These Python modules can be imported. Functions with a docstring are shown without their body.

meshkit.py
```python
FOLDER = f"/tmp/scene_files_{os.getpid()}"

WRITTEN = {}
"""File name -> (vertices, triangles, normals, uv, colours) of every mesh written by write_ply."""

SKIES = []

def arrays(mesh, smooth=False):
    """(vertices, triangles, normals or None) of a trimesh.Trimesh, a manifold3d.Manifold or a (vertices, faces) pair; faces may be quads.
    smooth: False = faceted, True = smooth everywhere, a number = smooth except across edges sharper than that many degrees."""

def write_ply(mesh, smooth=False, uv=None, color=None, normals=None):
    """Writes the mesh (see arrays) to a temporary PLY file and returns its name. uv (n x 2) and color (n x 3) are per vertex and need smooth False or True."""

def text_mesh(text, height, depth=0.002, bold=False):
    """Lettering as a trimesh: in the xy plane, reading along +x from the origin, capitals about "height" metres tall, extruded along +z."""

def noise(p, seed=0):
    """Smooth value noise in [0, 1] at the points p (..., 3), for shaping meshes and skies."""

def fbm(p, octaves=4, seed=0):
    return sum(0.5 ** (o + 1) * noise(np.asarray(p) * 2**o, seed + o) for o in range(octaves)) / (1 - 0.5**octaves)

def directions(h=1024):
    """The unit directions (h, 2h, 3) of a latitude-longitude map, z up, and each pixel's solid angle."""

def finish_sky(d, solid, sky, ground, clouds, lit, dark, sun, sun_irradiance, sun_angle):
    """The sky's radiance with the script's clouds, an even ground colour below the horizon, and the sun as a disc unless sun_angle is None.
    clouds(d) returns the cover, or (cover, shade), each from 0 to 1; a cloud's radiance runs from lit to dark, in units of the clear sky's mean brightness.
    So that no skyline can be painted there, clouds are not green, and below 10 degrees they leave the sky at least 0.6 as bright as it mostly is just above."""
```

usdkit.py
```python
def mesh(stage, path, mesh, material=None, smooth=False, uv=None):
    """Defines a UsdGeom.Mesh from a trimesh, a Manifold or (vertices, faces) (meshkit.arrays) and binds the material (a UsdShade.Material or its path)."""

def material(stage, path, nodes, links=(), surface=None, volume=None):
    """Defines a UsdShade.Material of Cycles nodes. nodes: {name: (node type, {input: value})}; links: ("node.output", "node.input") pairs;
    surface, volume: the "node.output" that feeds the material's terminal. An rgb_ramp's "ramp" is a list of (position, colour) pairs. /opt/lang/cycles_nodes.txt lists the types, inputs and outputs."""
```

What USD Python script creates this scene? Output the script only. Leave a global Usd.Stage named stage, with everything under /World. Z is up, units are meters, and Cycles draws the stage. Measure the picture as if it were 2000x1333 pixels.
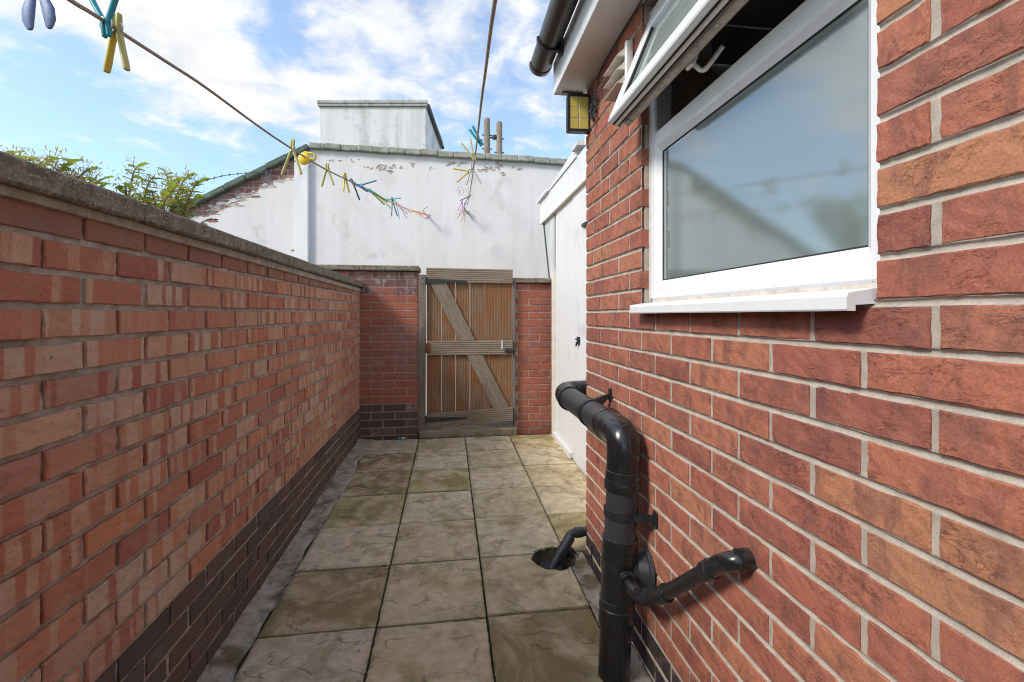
import math, random
import numpy as np, trimesh, usdkit, meshkit
from shapely.geometry import Polygon, box as sbox, Point
from shapely import affinity
from shapely.ops import unary_union
from pxr import Usd, UsdGeom, UsdLux, UsdShade, Gf, Sdf, Vt

stage = Usd.Stage.CreateInMemory()
UsdGeom.SetStageUpAxis(stage, 'Z')
UsdGeom.SetStageMetersPerUnit(stage, 1.0)
UsdGeom.Xform.Define(stage, '/World')
UsdGeom.Scope.Define(stage, '/World/Looks')

# ------------------------------------------------------------------ camera, sky, sun
EXPOSURE = 1.97
SKY_STRENGTH = 0.14
SUN_INTENSITY = 0.24
SUN_ANGLE = 14.0
F, YAW, H, CY = 898.2, 0.1366, 1.292, 617.1          # focal length in photo pixels, yaw to the right, eye height, horizon row
cs, sn = math.cos(YAW), math.sin(YAW)
RIGHT, FWD, UP = np.array([cs, -sn, 0.]), np.array([sn, cs, 0.]), np.array([0, 0, 1.])
EYE = np.array([0, 0, H])
SUN = np.array([-2.0, -1.0, 1.9]); SUN /= np.linalg.norm(SUN)

cam = UsdGeom.Camera.Define(stage, '/World/camera')
cam.AddTranslateOp().Set(Gf.Vec3d(*EYE))
cam.AddRotateXYZOp().Set(Gf.Vec3f(90, 0, -math.degrees(YAW)))
cam.CreateHorizontalApertureAttr(36.0)
cam.CreateVerticalApertureAttr(36.0 * 682 / 1024)
cam.CreateFocalLengthAttr(36.0 * F / 2000)
cam.CreateVerticalApertureOffsetAttr(-(666.5 - CY) / 2000 * 36.0)
cam.CreateFStopAttr(0.0)
cam.CreateClippingRangeAttr(Gf.Vec2f(0.02, 5000))
cam.CreateExposureAttr(EXPOSURE)


class Ref(str):
    pass


class N:
    def __init__(s, name): s.__dict__['name'] = name
    def __getattr__(s, o): return Ref(s.name + '.' + o)


class G:
    def __init__(s): s.n, s.l = {}, []
    def __call__(s, kind, **kw):
        nm = 'n%d' % len(s.n)
        s.n[nm] = (kind, {k: v for k, v in kw.items() if not isinstance(v, Ref)})
        s.l += [(str(v), nm + '.' + k) for k, v in kw.items() if isinstance(v, Ref)]
        return N(nm)
    def math(s, t, a, b=0.5, c=0.0, clamp=False): return s('math', math_type=t, value1=a, value2=b, value3=c, use_clamp=clamp).value
    def mix(s, f, a, b, t='mix'): return s('mix', mix_type=t, fac=f, color1=a, color2=b).color
    def ramp(s, f, *stops):
        st = [(p, (c, c, c) if np.ndim(c) == 0 else c) for p, c in stops]
        return s('rgb_ramp', ramp=st, fac=f).color
    def noise(s, v, scale, detail=3.0, rough=0.55, dist=0.0, **kw):
        return s('noise_texture', vector=v, scale=scale, detail=float(detail), roughness=rough, distortion=dist, **kw).fac
    def map(s, v, scale=(1, 1, 1), loc=(0, 0, 0), rot=(0, 0, 0)): return s('mapping', vector=v, scale=scale, location=loc, rotation=rot).vector
    def vadd(s, a, b): return s('vector_math', math_type='add', vector1=a, vector2=b).vector
    def obj(s): return s('texture_coordinate').object
    def pos(s): return s('geometry').position
    def rnd(s):
        return s.math('fraction', s.math('add', s('object_info').random, s('geometry').random_per_island))
    def rvec(s, r): return s('combine_xyz', x=s.math('multiply', r, 53.0), y=s.math('multiply', r, 31.0), z=s.math('multiply', r, 17.0)).vector
    def bump(s, h, strength=0.4, dist=0.002, normal=None):
        kw = {} if normal is None else {'normal': normal}
        return s('bump', height=h, strength=strength, distance=dist, **kw).normal
    def pbsdf(s, **kw): return s('principled_bsdf', **kw).BSDF


LOOK = {}
def M(name, fn):
    g = G()
    out = fn(g)
    LOOK[name] = usdkit.material(stage, '/World/Looks/' + name, g.n, g.l, surface=str(out))
    return LOOK[name]


# sky: physical sky with cirrus and broken cumulus mixed in
def sky_fn(g):
    d = g('texture_coordinate').generated
    s = g('separate_xyz', vector=d)
    z = g.math('maximum', s.z, 0.0)
    zz = g.math('add', z, 0.16)
    plane = g('combine_xyz', x=g.math('divide', s.x, zz), y=g.math('divide', s.y, zz), z=0.0).vector
    n1 = g.noise(g.map(plane, (1.0, 1.0, 1), (3.35, 1.2, 0.4)), 1.3, 3, 0.5, 0.2)
    n2 = g.noise(g.map(plane, (1, 1, 1), (0.3, 7.7, 2)), 5.5, 9, 0.58, 0.35)
    n3 = g.noise(g.map(plane, (0.5, 3.2, 1), (1.1, 0.2, 5), (0, 0, 0.5)), 1.6, 6, 0.6, 0.5)
    sky = g('sky_texture', sky_type='single_scattering', sun_disc=False, sun_elevation=math.asin(SUN[2]), sun_rotation=math.atan2(SUN[0], SUN[1]), altitude=50.0, air_density=1.0, aerosol_density=1.0, ozone_density=1.2).color
    h = g.math('add', g.math('multiply', n1, 0.42), g.math('add', g.math('multiply', n2, 0.62), g.math('multiply', n3, 0.16)))
    # two large banks of cloud of this afternoon, one to the left of the alley and one overhead
    bank = None
    for v, w, amt in BANKS:
        dp = g('vector_math', math_type='dot_product', vector1=d, vector2=tuple(v)).value
        f = g('map_range', range_type='smoothstep', value=dp, from_min=math.cos(w), from_max=1.0, to_min=0.0, to_max=amt, clamp=True).result
        bank = f if bank is None else g.math('add', bank, f)
    h = g.math('add', g.math('add', h, BASE_COVER), bank)
    cover = g.ramp(h, (0.0, 0.0), (0.50, 0.06), (0.56, 0.34), (0.64, 0.80), (0.74, 1.0), (1.0, 1.0))
    shade = g.ramp(g.math('add', g.math('multiply', n2, 0.7), g.math('multiply', n1, 0.3)), (0.3, CLOUD_DARK), (0.6, CLOUD_LIT))
    thin = g.mix(0.10, g.mix(1.0, sky, (0.46, 0.53, 0.56), 'multiply'), CLOUD_LIT)
    col = g.mix(cover, thin, shade)
    return g('background_shader', color=col, strength=SKY_STRENGTH).background

CLOUD_LIT, CLOUD_DARK = (2.05, 2.04, 2.04), (1.36, 1.41, 1.49)
BASE_COVER = -0.02
def pdir(x, y):
    v = FWD + RIGHT * (x - 1000) / F - UP * (y - CY) / F
    return v / np.linalg.norm(v)
BANKS = [(pdir(100, 90), 0.36, 0.24), (pdir(760, 120), 0.22, 0.10), (pdir(400, 220), 0.15, 0.08), (pdir(620, 210), 0.10, 0.05), (pdir(190, 268), 0.22, -0.30), (pdir(850, 300), 0.22, -0.05), (pdir(510, 60), 0.10, -0.10), (pdir(480, 335), 0.14, -0.20), (pdir(70, 318), 0.10, 0.16), (pdir(-330, 300), 0.42, -0.16)]
M('sky_look', sky_fn)
dome = UsdLux.DomeLight.Define(stage, '/World/sky')
dome.CreateIntensityAttr(1.0)
UsdShade.MaterialBindingAPI.Apply(dome.GetPrim()).Bind(LOOK['sky_look'])
dome.GetPrim().SetCustomDataByKey('kind', 'structure')
sun = UsdLux.DistantLight.Define(stage, '/World/sun')
sun.CreateIntensityAttr(SUN_INTENSITY); sun.CreateAngleAttr(SUN_ANGLE); sun.CreateNormalizeAttr(True)
sun.CreateColorAttr(Gf.Vec3f(1.0, 0.95, 0.87))
zax = SUN; xax = np.cross([0, 0, 1], zax); xax /= np.linalg.norm(xax); yax = np.cross(zax, xax)
sun.AddTransformOp().Set(Gf.Matrix4d(*xax, 0, *yax, 0, *zax, 0, 0, 0, 10, 1))

# ------------------------------------------------------------------ scene helpers
USED = {}
def path_for(name, parent):
    base = (str(parent.GetPath()) if parent else '/World') + '/' + name
    k = USED.get(base, 0); USED[base] = k + 1
    return base if k == 0 else '%s_%03d' % (base, k)

def data(p, label=None, cat=None, group=None, kind=None):
    p = p if isinstance(p, Usd.Prim) else p.GetPrim()
    for k, v in (('label', label), ('category', cat), ('group', group), ('kind', kind)):
        if v: p.SetCustomDataByKey(k, v)
    return p

def thing(name, label, cat, loc=(0, 0, 0), rotz=0.0, group=None, matrix=None, kind=None):
    x = UsdGeom.Xform.Define(stage, path_for(name, None))
    if matrix is not None:
        x.AddTransformOp().Set(matrix)
    else:
        x.AddTranslateOp().Set(Gf.Vec3d(*map(float, loc)))
        if rotz: x.AddRotateZOp().Set(float(rotz))
    return data(x, label, cat, group, kind)

def part(name, mesh, mat, parent=None, loc=None, rotz=None, smooth=False):
    m = usdkit.mesh(stage, path_for(name, parent), mesh, LOOK[mat], smooth=smooth)
    if loc is not None: m.AddTranslateOp().Set(Gf.Vec3d(*map(float, loc)))
    if rotz is not None: m.AddRotateZOp().Set(float(rotz))
    return m.GetPrim()

def single(name, mesh, mat, label, cat, group=None, kind=None, smooth=False):
    return data(part(name, mesh, mat, None, smooth=smooth), label, cat, group, kind)

def cat(*ms):
    return trimesh.util.concatenate([m for m in ms])

def cbox(x0, x1, y0, y1, z0, z1, c=0.002):
    """chamfered box"""
    if c <= 0:
        b = trimesh.creation.box([x1 - x0, y1 - y0, z1 - z0]); b.apply_translation([(x0 + x1) / 2, (y0 + y1) / 2, (z0 + z1) / 2]); return b
    P = []
    for x, xi in ((x0, x0 + c), (x1, x1 - c)):
        for y, yi in ((y0, y0 + c), (y1, y1 - c)):
            for z, zi in ((z0, z0 + c), (z1, z1 - c)):
                P += [(x, yi, zi), (xi, y, zi), (xi, yi, z)]
    return trimesh.Trimesh(np.array(P)).convex_hull

def at(x, y, depth):
    return EYE + depth * (FWD + RIGHT * (x - 1000) / F - UP * (y - CY) / F)

def extr(poly, h, z0=0.0):
    gs = getattr(poly, 'geoms', [poly])
    m = cat(*[trimesh.creation.extrude_polygon(g, h, engine='earcut') for g in gs if g.area > 1e-7])
    m.apply_translation([0, 0, z0]); return m

def frame_map(m, o, ex, ey, ez):
    """local x,y,z axes -> ex,ey,ez at o"""
    T = np.eye(4); T[:3, 0], T[:3, 1], T[:3, 2], T[:3, 3] = ex, ey, ez, o
    m = m.copy(); m.apply_transform(T); return m

def tube(pts, rad, n=16, caps=True):
    pts = np.asarray(pts, float); k = len(pts)
    rad = np.full(k, rad) if np.ndim(rad) == 0 else np.asarray(rad, float)
    t = np.gradient(pts, axis=0)
    for i in range(k):
        L = np.linalg.norm(t[i])
        t[i] = t[i] / L if L > 1e-9 else (t[i - 1] if i else [0, 0, 1])
    u = np.cross(t[0], [0.3, 0.2, 0.9] if abs(t[0][2]) < 0.9 else [1, 0, 0]); u /= np.linalg.norm(u)
    V = []
    a = np.linspace(0, 2 * np.pi, n, endpoint=False)
    for i in range(k):
        u = u - t[i] * (u @ t[i]); u /= np.linalg.norm(u); w = np.cross(t[i], u)
        V.append(pts[i] + rad[i] * (np.cos(a)[:, None] * u + np.sin(a)[:, None] * w))
    V = np.vstack(V); Fs = []
    j = np.arange(n); j2 = (j + 1) % n
    for i in range(k - 1):
        A, B, C, D = i * n + j, i * n + j2, (i + 1) * n + j2, (i + 1) * n + j
        Fs += [np.stack([A, B, C], 1), np.stack([A, C, D], 1)]
    if caps:
        V = np.vstack([V, pts[:1], pts[-1:]])
        Fs += [np.stack([np.full(n, k * n), j2, j], 1), np.stack([np.full(n, k * n + 1), (k - 1) * n + j, (k - 1) * n + j2], 1)]
    return trimesh.Trimesh(V, np.vstack(Fs), process=False)

def fillet(P, r, n=8):
    P = [np.asarray(p, float) for p in P]; out = [P[0]]
    for i in range(1, len(P) - 1):
        a, b, c = P[i - 1], P[i], P[i + 1]
        u, v = a - b, c - b; lu, lv = np.linalg.norm(u), np.linalg.norm(v); u, v = u / lu, v / lv
        ang = math.acos(np.clip(u @ v, -1, 1)); d = min(r / max(math.tan(ang / 2), 1e-3), lu * .48, lv * .48)
        p0, p1 = b + u * d, b + v * d
        for s in np.linspace(0, 1, n): out.append((1 - s) ** 2 * p0 + 2 * s * (1 - s) * b + s * s * p1)
    out.append(P[-1]); return np.array(out)

def spline(P, n=12):
    P = np.asarray(P, float); Q = np.vstack([2 * P[0] - P[1], P, 2 * P[-1] - P[-2]]); out = []
    for i in range(1, len(Q) - 2):
        for t in np.linspace(0, 1, n, endpoint=False):
            a, b, c, d = Q[i - 1], Q[i], Q[i + 1], Q[i + 2]
            out.append(.5 * ((2 * b) + (-a + c) * t + (2 * a - 5 * b + 4 * c - d) * t * t + (-a + 3 * b - 3 * c + d) * t ** 3))
    out.append(P[-1]); return np.array(out)

def gridmesh(X, Y, Z):
    """surface from 2D arrays"""
    n, m = X.shape; V = np.stack([X, Y, Z], -1).reshape(-1, 3)
    i = np.arange(n * m).reshape(n, m); a, b, c, d = i[:-1, :-1].ravel(), i[1:, :-1].ravel(), i[1:, 1:].ravel(), i[:-1, 1:].ravel()
    return trimesh.Trimesh(V, np.vstack([np.stack([a, b, c], 1), np.stack([a, c, d], 1)]), process=False)

# ------------------------------------------------------------------ materials
def house_brick(g, tones, dark=(0.15, 0.066, 0.058)):
    r = g.rnd(); v = g.vadd(g.obj(), g.rvec(r))
    base = g.ramp(r, *tones)
    n1 = g.noise(g.map(v, (1.6, 1, 0.8)), 14, 5, 0.6, 0.6)
    c = g.mix(g.ramp(n1, (0.46, 0.0), (0.66, 0.66)), base, dark)
    n2 = g.noise(g.map(v, (1, 1, 1.4)), 9, 3, 0.6, 0.3, )
    c = g.mix(g.ramp(n2, (0.56, 0.0), (0.72, 0.4)), c, (0.45, 0.185, 0.10))
    gr = g.noise(v, 260, 2, 0.7)
    c = g.mix(0.5, c, g.ramp(gr, (0.25, (0.42, 0.42, 0.42)), (0.75, (1.45, 1.45, 1.45))), 'multiply')
    # drag creases pressed into the face
    cr = g.noise(g.map(v, (1.0, 1, 2.6)), 22, 5, 0.62, 1.3)
    msk = g.ramp(g.noise(v, 11, 2, 0.5), (0.50, 0.0), (0.60, 1.0))
    fold = g.math('multiply', g.ramp(cr, (0.0, 1.0), (0.485, 1.0), (0.50, 0.0), (0.515, 0.85), (1.0, 1.0)), 1.0)
    fold = g.mix(msk, (1, 1, 1), fold)
    c = g.mix(g.mix(1.0, (0.5, 0.5, 0.5), g('invert', fac=1.0, color=fold).color, 'multiply'), c, (0.06, 0.022, 0.018))
    hgt = g.math('add', g.math('multiply', fold, 1.0), g.math('add', g.math('multiply', g.noise(v, 60, 4, 0.6), 0.8), g.math('multiply', gr, 0.25)))
    return g.pbsdf(base_color=c, roughness=0.88, specular_ior_level=0.25, normal=g.bump(hgt, 0.68, 0.0028))

M('house_brick', lambda g: house_brick(g, [(0, (0.33, 0.112, 0.07)), (0.15, (0.385, 0.145, 0.088)), (0.28, (0.28, 0.092, 0.066)), (0.40, (0.37, 0.13, 0.08)), (0.50, (0.395, 0.175, 0.095)), (0.58, (0.345, 0.118, 0.077)), (0.68, (0.25, 0.085, 0.064)), (0.78, (0.38, 0.15, 0.09)), (0.88, (0.30, 0.10, 0.07)), (0.94, (0.385, 0.18, 0.10)), (1, (0.36, 0.122, 0.077))]))
M('house_blue_brick', lambda g: house_brick(g, [(0, (0.045, 0.038, 0.04)), (0.5, (0.07, 0.05, 0.05)), (1, (0.05, 0.042, 0.045))], (0.03, 0.028, 0.032)))

def banded_brick(g, red, buff, grey, amount=0.34, mott=(0.30, 0.12, 0.085)):
    r = g.rnd(); v = g.vadd(g.obj(), g.rvec(r))
    x = g('separate_xyz', vector=g.obj()).x
    wob = g.math('multiply', g.math('subtract', g.noise(v, 18, 3, 0.5), 0.5), 0.012)
    w = g.math('add', g.math('multiply', g.math('add', x, wob), 19.0), g.math('multiply', r, 171.3))
    nb = g('noise_texture', dimensions='1D', w=w, scale=1.0, detail=0.6, roughness=0.4).fac
    shift = g.math('multiply', g.math('subtract', g('white_noise_texture', dimensions='1D', w=g.math('multiply', r, 91.7)).value, 0.5), amount)
    band = g.ramp(g.math('add', nb, shift), (0.50, 0.0), (0.56, 1.0))
    rr = g('white_noise_texture', dimensions='1D', w=g.math('multiply', r, 37.1)).value
    redc = g.ramp(rr, *red); bufc = g.ramp(g('white_noise_texture', dimensions='1D', w=g.math('multiply', r, 13.7)).value, *buff)
    kiss = g.ramp(g('white_noise_texture', dimensions='1D', w=g.math('multiply', r, 71.3)).value, (0.0, 0.25), (0.35, 0.7), (0.6, 1.0), (1.0, 1.0))
    soft = g.math('multiply', band, g.math('multiply', kiss, g.ramp(g.noise(v, 26, 4, 0.6), (0.3, 0.55), (0.6, 1.0))))
    c = g.mix(soft, redc, bufc)
    c = g.mix(g.ramp(g.noise(v, 8.0, 4, 0.6), (0.46, 0.0), (0.74, 0.42)), c, mott)
    # smoky pale patches from the kiln and weathering
    c = g.mix(g.ramp(g.noise(v, 13, 4, 0.6), (0.56, 0.0), (0.76, 0.42)), c, grey)
    gr = g.noise(v, 240, 3, 0.7)
    c = g.mix(0.55, c, g.ramp(gr, (0.25, (0.62, 0.62, 0.62)), (0.75, (1.3, 1.3, 1.3))), 'multiply')
    c = g.mix(g.ramp(g.noise(v, 95, 2, 0.5), (0.68, 0.0), (0.74, 0.7)), c, (0.07, 0.03, 0.022))
    c = g.mix(g.ramp(g.noise(v, 34, 5, 0.7, 0.8), (0.64, 0.0), (0.72, 0.55)), c, tuple(0.35 * np.array(mott)))
    hgt = g.math('add', g.math('multiply', g.noise(v, 45, 4, 0.6), 0.7), g.math('multiply', gr, 0.35))
    return g.pbsdf(base_color=c, roughness=0.9, specular_ior_level=0.2, normal=g.bump(hgt, 0.55, 0.0022))

RED = [(0, (0.39, 0.138, 0.082)), (0.25, (0.30, 0.102, 0.072)), (0.5, (0.45, 0.185, 0.10)), (0.75, (0.35, 0.122, 0.08)), (0.9, (0.44, 0.225, 0.135)), (1, (0.32, 0.115, 0.085))]
BUF = [(0, (0.50, 0.285, 0.175)), (0.35, (0.46, 0.34, 0.24)), (0.6, (0.47, 0.235, 0.14)), (0.8, (0.48, 0.345, 0.24)), (1, (0.45, 0.215, 0.13))]
M('wall_brick', lambda g: banded_brick(g, RED, BUF, (0.44, 0.30, 0.21), 0.34, (0.42, 0.18, 0.10)))
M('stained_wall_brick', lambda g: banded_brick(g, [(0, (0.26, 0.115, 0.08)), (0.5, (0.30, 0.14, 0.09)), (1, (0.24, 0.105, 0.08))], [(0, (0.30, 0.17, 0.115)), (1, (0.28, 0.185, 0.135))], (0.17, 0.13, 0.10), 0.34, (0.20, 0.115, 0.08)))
M('pier_brick', lambda g: banded_brick(g, [(0, (0.29, 0.088, 0.06)), (1, (0.36, 0.115, 0.07))], [(0, (0.34, 0.115, 0.075)), (1, (0.29, 0.12, 0.09))], (0.36, 0.24, 0.19), 0.34, (0.33, 0.12, 0.08)))
M('dusty_pier_brick', lambda g: banded_brick(g, [(0, (0.26, 0.10, 0.075)), (1, (0.30, 0.115, 0.085))], [(0, (0.30, 0.135, 0.105)), (1, (0.25, 0.12, 0.10))], (0.40, 0.32, 0.28)))
M('sooty_brick', lambda g: banded_brick(g, [(0, (0.13, 0.07, 0.062)), (1, (0.20, 0.09, 0.075))], [(0, (0.17, 0.11, 0.095)), (1, (0.26, 0.20, 0.18))], (0.62, 0.57, 0.54), 0.34, (0.22, 0.13, 0.11)))
M('blue_brick', lambda g: banded_brick(g, [(0, (0.075, 0.055, 0.047)), (0.35, (0.12, 0.072, 0.056)), (0.7, (0.10, 0.066, 0.054)), (1, (0.155, 0.08, 0.06))], [(0, (0.085, 0.068, 0.060)), (1, (0.14, 0.09, 0.07))], (0.17, 0.14, 0.13), 0.3, (0.10, 0.06, 0.055)))

def rough_stuff(g, cols, scale=20, grain=300, bump=0.5, bd=0.003, rough=0.92, speck=None, moss=None):
    p = g.pos()
    n = g.noise(p, scale, 6, 0.62, 0.4)
    c = g.ramp(n, *cols)
    gr = g.noise(p, grain, 3, 0.7)
    c = g.mix(0.6, c, g.ramp(gr, (0.25, (0.55, 0.55, 0.55)), (0.75, (1.4, 1.4, 1.4))), 'multiply')
    if speck: c = g.mix(g.ramp(g.noise(p, speck[0], 2, 0.5), (speck[1], 0.0), (speck[1] + 0.05, 0.8)), c, speck[2])
    if moss: c = g.mix(g.ramp(g.noise(p, moss[0], 5, 0.65), (moss[1], 0.0), (moss[1] + 0.12, moss[3])), c, moss[2])
    hgt = g.math('add', g.math('multiply', g.noise(p, scale * 3, 5, 0.6), 0.9), g.math('multiply', gr, 0.5))
    return g.pbsdf(base_color=c, roughness=rough, specular_ior_level=0.2, normal=g.bump(hgt, bump, bd))

M('house_mortar', lambda g: rough_stuff(g, [(0.3, (0.31, 0.265, 0.22)), (0.7, (0.45, 0.39, 0.33))], 25, 420, 0.5, 0.0015))
M('wall_mortar', lambda g: rough_stuff(g, [(0.3, (0.25, 0.215, 0.175)), (0.7, (0.45, 0.395, 0.335))], 22, 300, 0.8, 0.004))
M('plinth_mortar', lambda g: rough_stuff(g, [(0.3, (0.27, 0.20, 0.155)), (0.7, (0.44, 0.35, 0.28))], 22, 300, 0.7, 0.003))
M('pier_mortar', lambda g: rough_stuff(g, [(0.3, (0.30, 0.21, 0.16)), (0.7, (0.42, 0.32, 0.26))], 22, 300, 0.6, 0.003))
M('cream_mortar', lambda g: rough_stuff(g, [(0.3, (0.46, 0.36, 0.27)), (0.7, (0.58, 0.47, 0.37))], 30, 400, 0.5, 0.0015))
M('coping_stone', lambda g: rough_stuff(g, [(0.3, (0.10, 0.08, 0.06)), (0.5, (0.18, 0.15, 0.11)), (0.72, (0.30, 0.255, 0.19))], 24, 170, 1.0, 0.006, speck=(130, 0.60, (0.42, 0.38, 0.31)), moss=(9, 0.56, (0.13, 0.115, 0.055), 0.6)))
M('yard_concrete', lambda g: rough_stuff(g, [(0.28, (0.21, 0.17, 0.125)), (0.5, (0.38, 0.32, 0.25)), (0.7, (0.48, 0.42, 0.345))], 11, 260, 0.8, 0.004, moss=(7, 0.50, (0.115, 0.09, 0.045), 0.85)))
M('step_concrete', lambda g: rough_stuff(g, [(0.28, (0.19, 0.15, 0.10)), (0.7, (0.33, 0.27, 0.19))], 14, 260, 0.8, 0.004, moss=(9, 0.50, (0.11, 0.105, 0.04), 0.8)))
M('joint_dirt', lambda g: rough_stuff(g, [(0.3, (0.03, 0.026, 0.018)), (0.7, (0.075, 0.065, 0.04))], 40, 300, 1.0, 0.005, moss=(6, 0.45, (0.055, 0.075, 0.025), 0.9)))
M('gully_dirt', lambda g: rough_stuff(g, [(0.3, (0.03, 0.024, 0.016)), (0.7, (0.12, 0.095, 0.065))], 60, 300, 1.0, 0.01, moss=(22, 0.5, (0.06, 0.06, 0.03), 0.8)))
M('far_ground', lambda g: rough_stuff(g, [(0.3, (0.06, 0.06, 0.055)), (0.7, (0.10, 0.097, 0.09))], 2, 60, 0.5, 0.01))

def slab(g, base, stain, lo, hi, amt):
    r = g.rnd(); v = g.vadd(g.obj(), g.rvec(r))
    n = g.noise(g.map(v, (1, 1, 1)), 4.2, 7, 0.62, 0.8)
    c = g.mix(g.ramp(g.noise(v, 17, 5, 0.6), (0.3, 0.0), (0.7, 1.0)), tuple(0.76 * np.array(base)), tuple(np.minimum(1, 1.16 * np.array(base))))
    c = g.mix(g.ramp(n, (lo, 0.0), (hi, amt)), c, stain)
    n4 = g.noise(v, 5.0, 6, 0.62, 0.7)
    c = g.mix(g.ramp(n4, (0.53, 0.0), (0.62, 0.45), (0.70, 0.12)), c, tuple(0.66 * np.array(stain)))
    # riven creases
    m2 = g.map(v, (1, 1.5, 1), (0, 0, 0), (0, 0, 0.6))
    rv = g.noise(m2, 4.6, 5, 0.5, 0.7)
    line = g.ramp(rv, (0.478, 1.0), (0.497, 0.0), (0.509, 0.9), (0.56, 1.0))
    lm = g.ramp(g.noise(v, 7.0, 2), (0.46, 0.0), (0.58, 1.0))
    line = g.mix(lm, (1, 1, 1), line)
    c = g.mix(g.mix(1.0, (0.55, 0.55, 0.55), g('invert', fac=1.0, color=line).color, 'multiply'), c, tuple(0.3 * np.array(base)))
    gr = g.noise(v, 330, 3, 0.75)
    c = g.mix(0.6, c, g.ramp(gr, (0.25, (0.66, 0.66, 0.66)), (0.75, (1.3, 1.3, 1.3))), 'multiply')
    c = g.mix(g.ramp(g.noise(v, 150, 1, 0.5), (0.70, 0.0), (0.75, 0.6)), c, (0.50, 0.46, 0.38))
    so = g('separate_xyz', vector=g('vector_math', math_type='absolute', vector1=g.obj()).vector)
    ed = g.math('add', g.math('maximum', so.x, so.y), g.math('multiply', g.math('subtract', g.noise(v, 24, 5, 0.65), 0.5), 0.05))
    c = g.mix(g.ramp(ed, (0.207, 0.0), (0.230, 0.5)), c, (0.19, 0.17, 0.07))
    hgt = g.math('add', g.math('multiply', line, 0.8), g.math('add', g.math('multiply', rv, 2.0), g.math('add', g.math('multiply', g.noise(v, 60, 4, 0.6), 0.35), g.math('multiply', gr, 0.2))))
    rg = g.math('subtract', 0.85, g.math('multiply', g.ramp(n, (lo, 0.0), (hi, 1.0)), 0.12))
    return g.pbsdf(base_color=c, roughness=rg, specular_ior_level=0.3, normal=g.bump(hgt, 0.85, 0.008))

M('slab_light', lambda g: slab(g, (0.62, 0.50, 0.335), (0.31, 0.24, 0.10), 0.53, 0.68, 0.8))
M('slab_tan', lambda g: slab(g, (0.58, 0.46, 0.285), (0.31, 0.235, 0.095), 0.50, 0.67, 0.75))
M('slab_olive', lambda g: slab(g, (0.60, 0.475, 0.28), (0.26, 0.205, 0.07), 0.41, 0.62, 0.85))
M('slab_brown', lambda g: slab(g, (0.59, 0.455, 0.28), (0.23, 0.165, 0.065), 0.39, 0.60, 0.9))
M('slab_grey', lambda g: slab(g, (0.57, 0.465, 0.32), (0.33, 0.255, 0.125), 0.50, 0.68, 0.75))

def render_fn(g, base, streak, amt=0.55, patch=0.35):
    p = g.pos()
    st = g.noise(g.map(p, (7, 7, 0.55)), 1.0, 5, 0.6, 0.3)
    c = g.mix(g.ramp(st, (0.42, 0.0), (0.70, amt)), base, streak)
    pt = g.noise(p, 1.5, 6, 0.62, 0.6)
    c = g.mix(g.ramp(pt, (0.52, 0.0), (0.60, patch)), c, tuple(0.9 * np.array(streak)))
    bl = g.noise(g.map(p, (1, 1, 0.8)), 2.6, 7, 0.68, 0.3)
    c = g.mix(g.ramp(bl, (0.60, 0.0), (0.68, 0.35)), c, tuple(0.66 * np.array(streak)))
    c = g.mix(g.ramp(g.noise(p, 60, 2), (0.74, 0.0), (0.80, 0.35)), c, (0.35, 0.33, 0.31))
    hgt = g.math('add', g.math('multiply', g.noise(p, 9, 5, 0.6), 1.0), g.math('multiply', g.noise(p, 80, 3, 0.6), 0.12))
    return g.pbsdf(base_color=c, roughness=0.9, specular_ior_level=0.15, normal=g.bump(hgt, 0.35, 0.012))
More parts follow.
